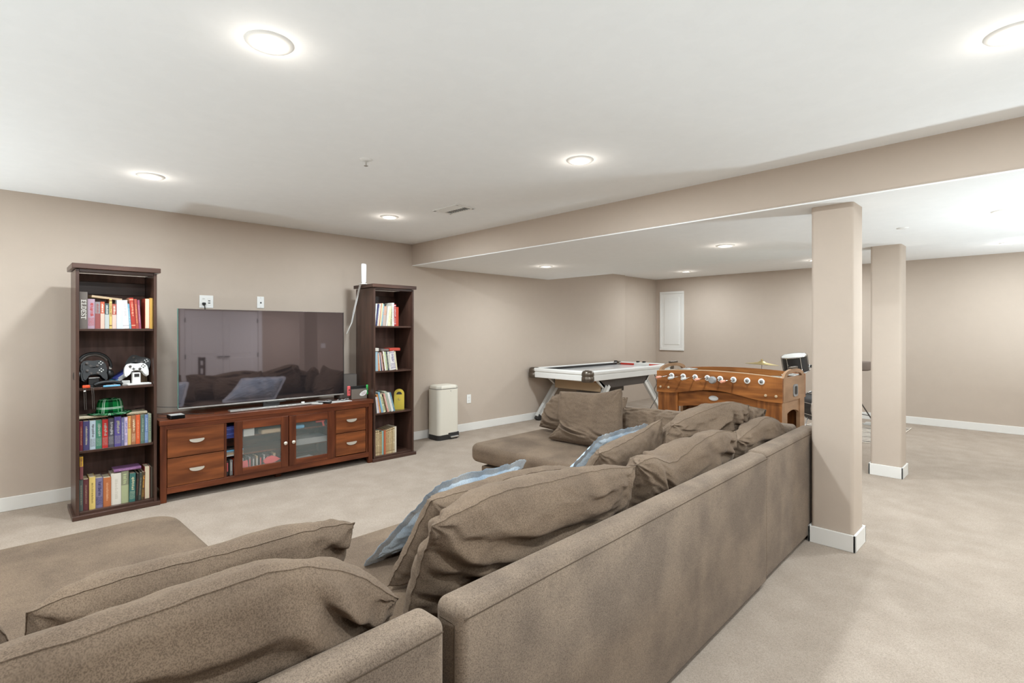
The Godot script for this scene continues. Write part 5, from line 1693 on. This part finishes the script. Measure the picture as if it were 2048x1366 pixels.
# ---------------------------------------------------------------- game tables
func game_tables():
	# air hockey table, x 5.67..7.98, z -5.40..-4.33
	var o := thing("air_hockey_table", "white air hockey table with grey corner caps by the wall", "game table", Vector3(6.82, 0, -4.885))
	var L := 2.32
	var W := 1.13
	var b := Mb.new()
	# rails: a rounded upper roll over a lower band
	for s in [-1, 1]:
		b.box(Vector3(0, 0.775, s * (W / 2 - 0.045)), Vector3(L - 0.10, 0.06, 0.09), 0.022, 3)
		b.box(Vector3(s * (L / 2 - 0.045), 0.775, 0), Vector3(0.09, 0.06, W - 0.10), 0.022, 3)
	part("rail", b, M.white, o)
	for s in [-1, 1]:
		part("side_apron", bx(Vector3(0, 0.705, s * (W / 2 - 0.022)), Vector3(L - 0.08, 0.082, 0.036), 0.01, 2), M.white, o)
		part("end_apron", bx(Vector3(s * (L / 2 - 0.022), 0.705, 0), Vector3(0.036, 0.082, W - 0.08), 0.01, 2), M.white, o)
	part("playfield", bx(Vector3(0, 0.748, 0), Vector3(L - 0.16, 0.012, W - 0.16), 0.002), M.white_gloss, o)
	part("underside", bx(Vector3(0, 0.69, 0), Vector3(L - 0.1, 0.02, W - 0.1), 0.002), M.tan, o)
	for s in [-1, 1]:
		part("inner_bumper", bx(Vector3(0, 0.772, s * (W / 2 - 0.094)), Vector3(L - 0.3, 0.035, 0.008), 0.002), M.dark, o)
		for t in [-1, 1]:
			part("goal_edge", bx(Vector3(s * (L / 2 - 0.094), 0.772, t * 0.30), Vector3(0.008, 0.03, 0.30), 0.002), M.red, o)
	for sx in [-1, 1]:
		for sz in [-1, 1]:
			b = Mb.new()
			b.lathe([Vector2(0.078, 0.655), Vector2(0.088, 0.665), Vector2(0.088, 0.720), Vector2(0.082, 0.728), Vector2(0.082, 0.735), Vector2(0.086, 0.742), Vector2(0.086, 0.775), Vector2(0.076, 0.800), Vector2(0.050, 0.810), Vector2(0.0, 0.812)], 28)
			part("corner_cap", b, M.pewter, o).position = Vector3(sx * (L / 2 - 0.065), 0, sz * (W / 2 - 0.065))
	for sz in [-1, 1]:
		b = Mb.new()
		for q in [[-0.84, -0.66], [0.52, 0.40]]:
			var brace := Mb.new()
			brace.bar(Vector3(q[0], 0.668, sz * (W / 2 - 0.10)), Vector3(q[1], 0.54, sz * (W / 2 - 0.10)), 0.05, 0.03, Vector3.BACK, 0.004)
			part("brace", brace, M.white, o)
		var tr := PackedVector2Array([Vector2(-0.84, 0.668), Vector2(0.52, 0.668), Vector2(0.40, 0.535), Vector2(-0.68, 0.535)])
		b.xf.origin = Vector3(0, 0, sz * (W / 2 - 0.10))
		b.extrude(tr, 0.03)
		part("leg_apron", b, M.charcoal, o)
		for sx in [-1, 1]:
			var x0 := 0.46 if sx > 0 else -0.62
			for k in 2:
				b = Mb.new()
				b.bar(Vector3(x0 + sx * (k * 0.07 - 0.06), 0.565, sz * (W / 2 - 0.10)), Vector3(x0 + sx * (0.38 + k * 0.05), 0.06, sz * (W / 2 - 0.07)), 0.055, 0.05, Vector3.BACK, 0.006)
				part("leg", b, M.white if k == 0 else M.lightgray, o)
			b = Mb.new()
			b.bar(Vector3(x0 + sx * 0.37, 0.075, sz * (W / 2 - 0.07)), Vector3(x0 + sx * 0.42, 0.006, sz * (W / 2 - 0.068)), 0.09, 0.07, Vector3.BACK, 0.006)
			part("foot", b, M.dark, o)
	part("cross_panel", bx(Vector3(-0.70, 0.545, 0), Vector3(0.02, 0.13, 0.86), 0.003), M.tan, o)
	part("cross_rail", bx(Vector3(-0.70, 0.640, 0), Vector3(0.02, 0.055, 0.86), 0.003), M.oak, o)
	part("stretcher", bx(Vector3(-0.1, 0.42, 0), Vector3(1.2, 0.09, 0.04), 0.004), M.charcoal, o)
	b = Mb.new()
	b.tube(smooth([Vector3(0.62, 0.66, W / 2 - 0.05), Vector3(0.66, 0.52, W / 2 - 0.03), Vector3(0.60, 0.42, W / 2 - 0.04), Vector3(0.66, 0.30, W / 2 - 0.03), Vector3(0.45, 0.14, W / 2 - 0.02), Vector3(0.36, 0.01, W / 2)], 5), 0.005, 6)
	part("power_cord", b, M.charcoal, o)
	var pl := [[6.12, -4.70, "black slider on the near rail corner of the air hockey table"], [7.78, -5.34, "black slider on the far rail of the air hockey table, nearest the wall"], [7.93, -4.98, "black slider on the far end rail of the air hockey table"], [7.93, -4.86, "black slider on the far end rail, closest to the foosball table"]]
	for q in pl:
		single("score_slider", bx(Vector3(0, 0.012, 0), Vector3(0.045, 0.024, 0.045), 0.004), M.black, q[2], "game piece", Vector3(q[0], 0.804 if q[0] > 6.2 else 0.754, q[1]), "score sliders of the air hockey table")
	# foosball table, x 5.45..6.15, z -3.17..-1.80
	o = thing("foosball_table", "brown wooden foosball table with chrome rod bearings", "game table", Vector3(5.45, 0, -2.485))
	var zl := 1.37
	var up := Basis(Vector3(0, 0, -1), Vector3.UP, Vector3(1, 0, 0))   # x of the outline runs towards -z, depth along x
	for k in 2:
		var pan := PackedVector2Array()
		for i in 25:
			var t := -1.0 + 2.0 * i / 24.0
			pan.append(Vector2(t * zl / 2, 0.895 + 0.032 * (1.0 - t * t)))
		for i in 33:
			var t := 1.0 - 2.0 * i / 32.0
			var u := clampf((0.86 - absf(t)) / 0.86, 0.0, 1.0)
			pan.append(Vector2(t * zl / 2, 0.652 + 0.070 * sin(u * PI / 2) * sin(u * PI / 2)))
		b = Mb.new()
		b.xf = Transform3D(up, Vector3(0.0125 if k == 0 else 0.6875, 0, 0))
		b.extrude(pan, 0.025, true)
		part("side_panel", b, M.oak, o)
		b = Mb.new()
		var strip := []
		for i in 25:
			var t := -1.0 + 2.0 * i / 24.0
			strip.append(Vector3(0.0125 if k == 0 else 0.6875, 0.897 + 0.032 * (1.0 - t * t), -t * zl / 2))
		b.tube(strip, 0.006, 6)
		part("top_edge", b, M.tan if k == 0 else M.oak, o)
	for k in 2:
		var s := -1.0 if k == 0 else 1.0     # s = 1 is the near end
		var endp := PackedVector2Array()
		endp.append(Vector2(-0.35, 0.655)); endp.append(Vector2(0.35, 0.655)); endp.append(Vector2(0.35, 0.90))
		for i in 17:
			var t := 1.0 - 2.0 * i / 16.0
			endp.append(Vector2(t * 0.31, 0.90 + 0.075 * sqrt(maxf(0.0, 1.0 - t * t))))
		endp.append(Vector2(-0.35, 0.90))
		var hole := PackedVector2Array()
		for i in 17:
			var t := 1.0 - 2.0 * i / 16.0
			hole.append(Vector2(t * 0.235, 0.893 + 0.045 * sqrt(maxf(0.0, 1.0 - t * t))))
		# split the end round its handle hole
		var left := PackedVector2Array(); var right := PackedVector2Array()
		b = Mb.new()
		b.xf.origin = Vector3(0.35, 0, s * (zl / 2 - 0.0125))
		b.extrude(PackedVector2Array([Vector2(-0.324, 0.655), Vector2(0.324, 0.655), Vector2(0.324, 0.893), Vector2(-0.324, 0.893)]), 0.027)
		var ring := PackedVector2Array()
		for i in 17:
			var t := 1.0 - 2.0 * i / 16.0
			ring.append(Vector2(t * 0.31, 0.893 + 0.082 * sqrt(maxf(0.0, 1.0 - t * t))))
		for i in range(16, -1, -1):
			ring.append(hole[i])
		b.extrude(ring, 0.026, true)
		part("end_panel", b, M.oak_end, o)
		# white corner plates with a cup ring, inside the end
		for sx in [-1, 1]:
			var pz := s * (zl / 2 - 0.10)
			part("corner_plate", bx(Vector3(0.35 + sx * 0.23, 0.893, pz), Vector3(0.20, 0.010, 0.14), 0.002), M.lightgray, o)
			b = Mb.new()
			b.lathe([Vector2(0.036, 0.898), Vector2(0.046, 0.898), Vector2(0.047, 0.904), Vector2(0.036, 0.904)], 20, Vector3(0.35 + sx * 0.23, 0, pz))
			part("cup_ring", b, M.silver, o)
		# score slide on top of the arch
		part("score_slide", bx(Vector3(0.36, 0.984, s * (zl / 2 - 0.0125)), Vector3(0.17, 0.020, 0.034), 0.004), M.pewter, o)
	part("inner_floor", bx(Vector3(0.35, 0.745, 0), Vector3(0.645, 0.012, zl - 0.06), 0.001), mat(Color(0.22, 0.42, 0.26), 0.7), o)
	for k in 8:
		var z := -0.495 + k * 0.1405
		b = Mb.new()
		var out: float = [0.23, 0.22, 0.20, 0.18, 0.16, 0.20, 0.0, 0.0][k]
		b.tube([Vector3(-0.03 - out, 0.85, z), Vector3(0.72, 0.85, z)], 0.0075, 8)
		var rod := part("rod", b, M.chrome, o)
		for side in [-1, 1]:
			b = Mb.new()
			b.xf = Transform3D(Basis(Vector3.BACK, PI / 2), Vector3(0.0 if side < 0 else 0.70, 0.85, z))
			if side > 0: b.xf.basis = Basis(Vector3.BACK, -PI / 2)
			b.lathe([Vector2(0.031, 0.0), Vector2(0.031, 0.006), Vector2(0.027, 0.010), Vector2(0.020, 0.010), Vector2(0.017, 0.005), Vector2(0.0075, 0.005)], 24)
			part("bearing", b, M.white, rod)
		b = Mb.new()
		b.xf = Transform3D(Basis(Vector3.BACK, PI / 2), Vector3(0.0, 0.85, z))
		b.lathe([Vector2(0.017, 0.006), Vector2(0.016, 0.016), Vector2(0.009, 0.018)], 20)
		part("bushing", b, M.gray, rod)
		if k < 6:
			b = Mb.new()
			b.xf = Transform3D(Basis(Vector3.BACK, PI / 2), Vector3(-0.03 - out, 0.85, z))
			if k == 4:
				b.lathe([Vector2(0.0, 0.028), Vector2(0.030, 0.026), Vector2(0.038, 0.012), Vector2(0.036, -0.02), Vector2(0.018, -0.03), Vector2(0.0, -0.03)], 20)
			else:
				b.lathe([Vector2(0.0, 0.075), Vector2(0.012, 0.074), Vector2(0.016, 0.06), Vector2(0.013, 0.04), Vector2(0.016, 0.015), Vector2(0.013, -0.01), Vector2(0.009, -0.02), Vector2(0.0, -0.02)], 16)
			part("grip", b, [M.grip, M.lightgray, M.lightgray, M.grip, M.gray, M.grip, M.grip, M.grip][k], rod)
		for q in (3 if k in [0, 2, 4] else 2):
			b = Mb.new()
			b.box(Vector3(0.2 + q * 0.16, 0.83, z), Vector3(0.022, 0.09, 0.02), 0.008, 2)
			part("player_figure", b, M.coral if k % 2 else M.lightgray, rod)
	# legs with lower aprons
	for k in 2:
		var x := 0.055 if k == 0 else 0.645
		var ap := PackedVector2Array()
		ap.append(Vector2(-0.46, 0.70)); ap.append(Vector2(0.46, 0.70))
		for i in 13:
			var t := 1.0 - 2.0 * i / 12.0
			ap.append(Vector2(t * 0.46, 0.50 + 0.045 * (1.0 - t * t)))
		b = Mb.new()
		b.xf = Transform3D(up, Vector3(x, 0, 0))
		b.extrude(ap, 0.025, true)
		part("lower_apron", b, M.oak, o)
	for s in [-1, 1]:
		for sx in [0, 1]:
			var xx := 0.04 if sx == 0 else 0.66
			var leg := Mb.new()
			leg.box(Vector3(xx, 0.335, s * 0.555), Vector3(0.05, 0.67, 0.24), 0.004)
			part("leg", leg, M.oak_v, o)
			leg = Mb.new()
			leg.box(Vector3(xx + (0.048 if sx == 0 else -0.048), 0.334, s * 0.660), Vector3(0.14, 0.668, 0.04), 0.004)
			part("leg_face", leg, M.oak_end, o)
		var arch2 := PackedVector2Array([Vector2(-0.23, 0.66), Vector2(0.23, 0.66)])
		for i in 13:
			var t := 1.0 - 2.0 * i / 12.0
			arch2.append(Vector2(t * 0.23, 0.46 + 0.09 * sqrt(maxf(0, 1 - t * t))))
		b = Mb.new()
		b.xf.origin = Vector3(0.35, 0, s * 0.652)
		b.extrude(arch2, 0.03, true)
		part("end_apron", b, M.oak_end, o)
	part("back_arch", bx(Vector3(0.35, 0.35, 0.50), Vector3(0.48, 0.42, 0.02), 0.002), mat(Color(0.36, 0.25, 0.19), 0.6), o)
	for z in [-0.637, -0.536, 0.527, 0.626]:
		b = Mb.new()
		b.xf = Transform3D(Basis(Vector3.BACK, PI / 2), Vector3(0, 0.714, z))
		b.lathe([Vector2(0.014, 0.0), Vector2(0.012, 0.006), Vector2(0.0, 0.009)], 14)
		part("bolt", b, M.tan, o)
	b = Mb.new()
	b.xf = Transform3D(Basis(Vector3.BACK, PI / 2), Vector3(0.042, 0.632, -0.025))
	b.lathe([Vector2(0.030, 0.0), Vector2(0.030, 0.004), Vector2(0.026, 0.006), Vector2(0.0, 0.006)], 28, Vector3.ZERO, 0.9, 1.75)
	part("oval_badge", b, M.lightgray, o)
	# ball return on the near end
	var ringp := PackedVector2Array()
	for q in [[1, 1, 0.0], [-1, 1, PI / 2], [-1, -1, PI], [1, -1, PI * 1.5]]:
		for p in arc(Vector2(q[0] * 0.034, q[1] * 0.030), 0.032, q[2], q[2] + PI / 2, 5):
			ringp.append(p)
	b = Mb.new()
	b.xf.origin = Vector3(0.365, 0.752, zl / 2 + 0.004)
	b.extrude(ringp, 0.012, true)
	var br := part("ball_return", b, M.gray, o)
	var inr := PackedVector2Array()
	for p in ringp: inr.append(p * Vector2(0.56, 0.68))
	b = Mb.new()
	b.xf.origin = Vector3(0.365, 0.752, zl / 2 + 0.0085)
	b.extrude(inr, 0.008, true)
	part("opening", b, M.black, br)

func drum(o: Node3D, at: Transform3D, r: float, h: float, shell: Material, lugs := 6):
	var b := Mb.new()
	b.xf = at
	b.lathe([Vector2(r, 0.0), Vector2(r, h)], 32)
	var sh := part("shell", b, shell, o)
	b = Mb.new()
	b.xf = at
	b.lathe([Vector2(0.0, h + 0.004), Vector2(r * 0.97, h + 0.004), Vector2(r, h)], 32)
	part("drum_head", b, M.white, o)
	b = Mb.new()
	b.xf = at
	b.lathe([Vector2(0.0, -0.004), Vector2(r * 0.97, -0.004), Vector2(r, 0.0)], 32)
	part("lower_head", b, M.lightgray, o)
	for y in [0.0, h]:
		b = Mb.new()
		b.xf = at
		var ring := []
		for k in 32:
			ring.append(Vector3(cos(TAU * k / 32) * (r + 0.004), y, sin(TAU * k / 32) * (r + 0.004)))
		b.tube(ring, 0.008, 8, true)
		part("hoop", b, M.chrome, o)
	for k in lugs:
		var a := TAU * k / lugs + 0.3
		b = Mb.new()
		b.xf = at
		b.tube([Vector3(cos(a) * (r + 0.008), 0.0, sin(a) * (r + 0.008)), Vector3(cos(a) * (r + 0.008), h, sin(a) * (r + 0.008))], 0.005, 6)
		part("tension_rod", b, M.chrome, sh)

func stand_legs(o: Node3D, at: Vector3, hub: float, spread: float, m: Material, turn := 0.0):
	for k in 3:
		var a := TAU * k / 3 + turn
		var b := Mb.new()
		b.tube([at + Vector3(0, hub, 0), at + Vector3(cos(a) * spread, 0.012, sin(a) * spread)], 0.009, 8)
		b.tube([at + Vector3(0, hub * 0.45, 0), at + Vector3(cos(a) * spread * 0.62, hub * 0.38, sin(a) * spread * 0.62)], 0.006, 6)
		part("leg", b, m, o)
		b = Mb.new()
		b.box(at + Vector3(cos(a) * spread, 0.012, sin(a) * spread), Vector3(0.03, 0.024, 0.03), 0.008, 2)
		part("rubber_foot", b, M.black, o)

func drums():
	var at := Vector3(7.19, 0, -2.63)
	var o := thing("cymbal_stand", "brass cymbal on a thin chrome stand behind the foosball table", "cymbal", at)
	var b := Mb.new()
	b.xf = Transform3D(Basis(Vector3(0.7, 0, -0.7).normalized(), 0.0) * Basis(Vector3(0.7, 0, 0.7).normalized().cross(Vector3.UP), -0.06), Vector3(0, 0.92, 0))
	b.lathe([Vector2(0.205, -0.004), Vector2(0.05, 0.022), Vector2(0.035, 0.036), Vector2(0.008, 0.040), Vector2(0.0, 0.040)], 40)
	b.lathe([Vector2(0.0, 0.036), Vector2(0.03, 0.032), Vector2(0.05, 0.019), Vector2(0.205, -0.006)], 40)
	part("cymbal", b, M.brass, o)
	b = Mb.new()
	b.tube([Vector3(0, 0.18, 0), Vector3(0, 0.97, 0)], 0.008, 8)
	part("pole", b, M.chrome, o)
	b = Mb.new()
	b.lathe([Vector2(0.012, 0.962), Vector2(0.012, 0.982), Vector2(0.0, 0.985)], 12)
	part("wing_nut", b, M.brass, o)
	stand_legs(o, Vector3.ZERO, 0.45, 0.24, M.chrome, 0.4)
	# kit: rack drum over a bass drum
	o = thing("rack_drum", "dark shelled rack drum with chrome hoops tilted above the foosball table end", "drum", Vector3(7.62, 0, -2.34))
	drum(o, Transform3D(Basis(Vector3(0.4, 0, -0.9).normalized(), -0.22), Vector3(0, 0.815, 0)), 0.150, 0.215, M.dark, 6)
	b = Mb.new()
	b.tube([Vector3(0.10, 0.90, 0.12), Vector3(0.20, 0.875, 0.19), Vector3(0.20, 0.70, 0.22), Vector3(0.20, 0.50, 0.22)], 0.012, 8)
	b.box(Vector3(0.13, 0.885, 0.14), Vector3(0.05, 0.045, 0.05), 0.008)
	part("mount_arm", b, M.chrome, o)
	o = thing("bass_drum", "dark round bass drum partly hidden by the front pillar", "drum", Vector3(7.95, 0, -2.18), 0.0)
	drum(o, Transform3D(Basis(Vector3(0.7, 0, -0.7).normalized().cross(Vector3.UP), PI / 2), Vector3(-0.08, 0.345, -0.02)), 0.190, 0.28, M.dark, 8)
	b = Mb.new()
	var face := Transform3D(Basis(Vector3(0.7, 0, -0.7).normalized().cross(Vector3.UP), PI / 2), Vector3(-0.08, 0.345, -0.02))
	b.xf = face
	b.lathe([Vector2(0.0, -0.010), Vector2(0.18, -0.008), Vector2(0.186, 0.0)], 32)
	part("front_head", b, M.charcoal, o)
	b = Mb.new()
	b.xf = face
	b.lathe([Vector2(0.0, 0.290), Vector2(0.18, 0.288), Vector2(0.186, 0.28)], 32)
	part("batter_head", b, M.charcoal, o)
	for s in [-1, 1]:
		b = Mb.new()
		b.tube([Vector3(s * 0.14, 0.26, -0.06), Vector3(s * 0.24, 0.01, -0.10)], 0.008, 8)
		part("spur", b, M.chrome, o)
	o = thing("snare_stand", "white snare drum on a chrome stand beside the front pillar", "drum", Vector3(7.42, 0, -1.93))
	drum(o, Transform3D(Basis(Vector3.RIGHT, 0.08), Vector3(0.02, 0.60, 0)), 0.12, 0.10, M.white, 6)
	b = Mb.new()
	b.tube([Vector3(0, 0.15, 0), Vector3(0, 0.60, 0)], 0.010, 8)
	part("pole", b, M.chrome, o)
	stand_legs(o, Vector3.ZERO, 0.36, 0.2, M.chrome, 1.0)
	# stool and striped rug, seen between the pillars
	o = thing("drum_stool", "brown drum stool with thin black legs seen between the two pillars", "stool", Vector3(8.66, 0, -1.87))
	b = Mb.new()
	b.lathe([Vector2(0.0, 0.80), Vector2(0.14, 0.80), Vector2(0.172, 0.815), Vector2(0.178, 0.85), Vector2(0.178, 0.90), Vector2(0.165, 0.925), Vector2(0.0, 0.93)], 36)
	part("seat", b, mat(Color(0.46, 0.40, 0.36), 0.8), o)
	b = Mb.new()
	b.tube([Vector3(0, 0.25, 0), Vector3(0, 0.80, 0)], 0.012, 10)
	part("post", b, M.lightgray, o)
	stand_legs(o, Vector3.ZERO, 0.42, 0.25, M.charcoal, 0.9)
	o = thing("striped_rug", "black and cream striped rug under the drum stool", "rug", Vector3(8.25, 0, -1.85), 0.0)
	part("pile", bx(Vector3(0, 0.006, 0), Vector3(1.55, 0.010, 1.10), 0.003), mat(Color(0.84, 0.79, 0.73), 0.95), o)
	for k in 14:
		part("stripe", bx(Vector3(-0.72 + k * 0.11, 0.0115, 0), Vector3(0.035 if k % 3 else 0.055, 0.002, 1.08), 0.0004), M.charcoal, o)
	# microphone on a boom above the stool
	o = thing("boom_stand", "small dark hardware tip on a thin stand above the drum stool", "stand", Vector3(8.95, 0, -1.72))
	b = Mb.new()
	b.tube([Vector3(0, 0.02, 0), Vector3(0, 1.10, 0)], 0.008, 8)
	part("pole", b, M.lightgray, o)
	b = Mb.new()
	b.box(Vector3(-0.02, 1.11, 0), Vector3(0.09, 0.05, 0.05), 0.01, 2)
	part("clamp", b, M.dark, o)
	part("base", bx(Vector3(0, 0.012, 0), Vector3(0.25, 0.024, 0.25), 0.008), M.lightgray, o)


# ---------------------------------------------------------------- what the television mirrors
func behind():
	var o := Node3D.new()
	o.name = "door_1"
	add_child(o)
	o.position = Vector3(3.55, 0, 2.97)
	o.rotation.y = PI
	tag(o, "white double closet door behind the camera, mirrored in the television", "door", "", "structure")
	for s in [-1, 1]:
		part("casing", bx(Vector3(s * 0.80, 1.05, 0.01), Vector3(0.09, 2.10, 0.02), 0.003), M.trim, o)
		var lf := part("leaf", bx(Vector3(s * 0.375, 1.01, 0.006), Vector3(0.745, 2.02, 0.02), 0.003), M.white, o)
		for q in [[0.55, 0.80], [1.45, 0.80]]:
			part("panel", bx(Vector3(s * 0.375, q[0], 0.012), Vector3(0.50, q[1], 0.016), 0.007), M.white, lf)
		for y in [0.25, 1.0, 1.8]:
			part("hinge", bx(Vector3(s * 0.745, y, 0.018), Vector3(0.02, 0.10, 0.01), 0.002), M.black, lf)
		part("lever", bx(Vector3(s * 0.07, 0.98, 0.05), Vector3(0.12, 0.02, 0.02), 0.004), M.black, lf)
	part("casing", bx(Vector3(0, 2.10, 0.01), Vector3(1.69, 0.09, 0.02), 0.003), M.trim, o)
	o = thing("light_switch", "white double light switch plate on the wall mirrored in the television", "switch", Vector3(5.9, 1.12, 2.97), PI)
	part("plate", bx(Vector3(0, 0.06, 0.003), Vector3(0.118, 0.118, 0.006), 0.003), M.white, o)
	for s in [-1, 1]:
		part("rocker", bx(Vector3(s * 0.024, 0.06, 0.007), Vector3(0.032, 0.066, 0.004), 0.001), M.trim, o)
	o = thing("side_table", "dark wooden table behind the camera, mirrored in the television", "table", Vector3(1.75, 0, 2.25))
	part("tabletop", bx(Vector3(0, 0.735, 0), Vector3(1.3, 0.03, 0.8), 0.004), M.esp, o)
	for sx in [-1, 1]:
		for sz in [-1, 1]:
			part("leg", bx(Vector3(sx * 0.58, 0.36, sz * 0.34), Vector3(0.06, 0.72, 0.06), 0.003), M.esp_v, o)
	o = thing("dining_chair", "dark wooden chair behind the camera, mirrored in the television", "chair", Vector3(2.75, 0, 2.2), -PI / 2)
	part("seat", bx(Vector3(0, 0.44, 0), Vector3(0.42, 0.04, 0.42), 0.006), M.esp, o)
	for sx in [-1, 1]:
		part("back_post", bx(Vector3(sx * 0.19, 0.50, -0.19), Vector3(0.04, 1.0, 0.04), 0.003), M.esp_v, o)
		part("leg", bx(Vector3(sx * 0.19, 0.21, 0.19), Vector3(0.04, 0.42, 0.04), 0.003), M.esp_v, o)
	for y in [0.62, 0.80, 0.96]:
		part("back_rail", bx(Vector3(0, y, -0.19), Vector3(0.36, 0.07, 0.02), 0.003), M.esp, o)

func small():
	pass
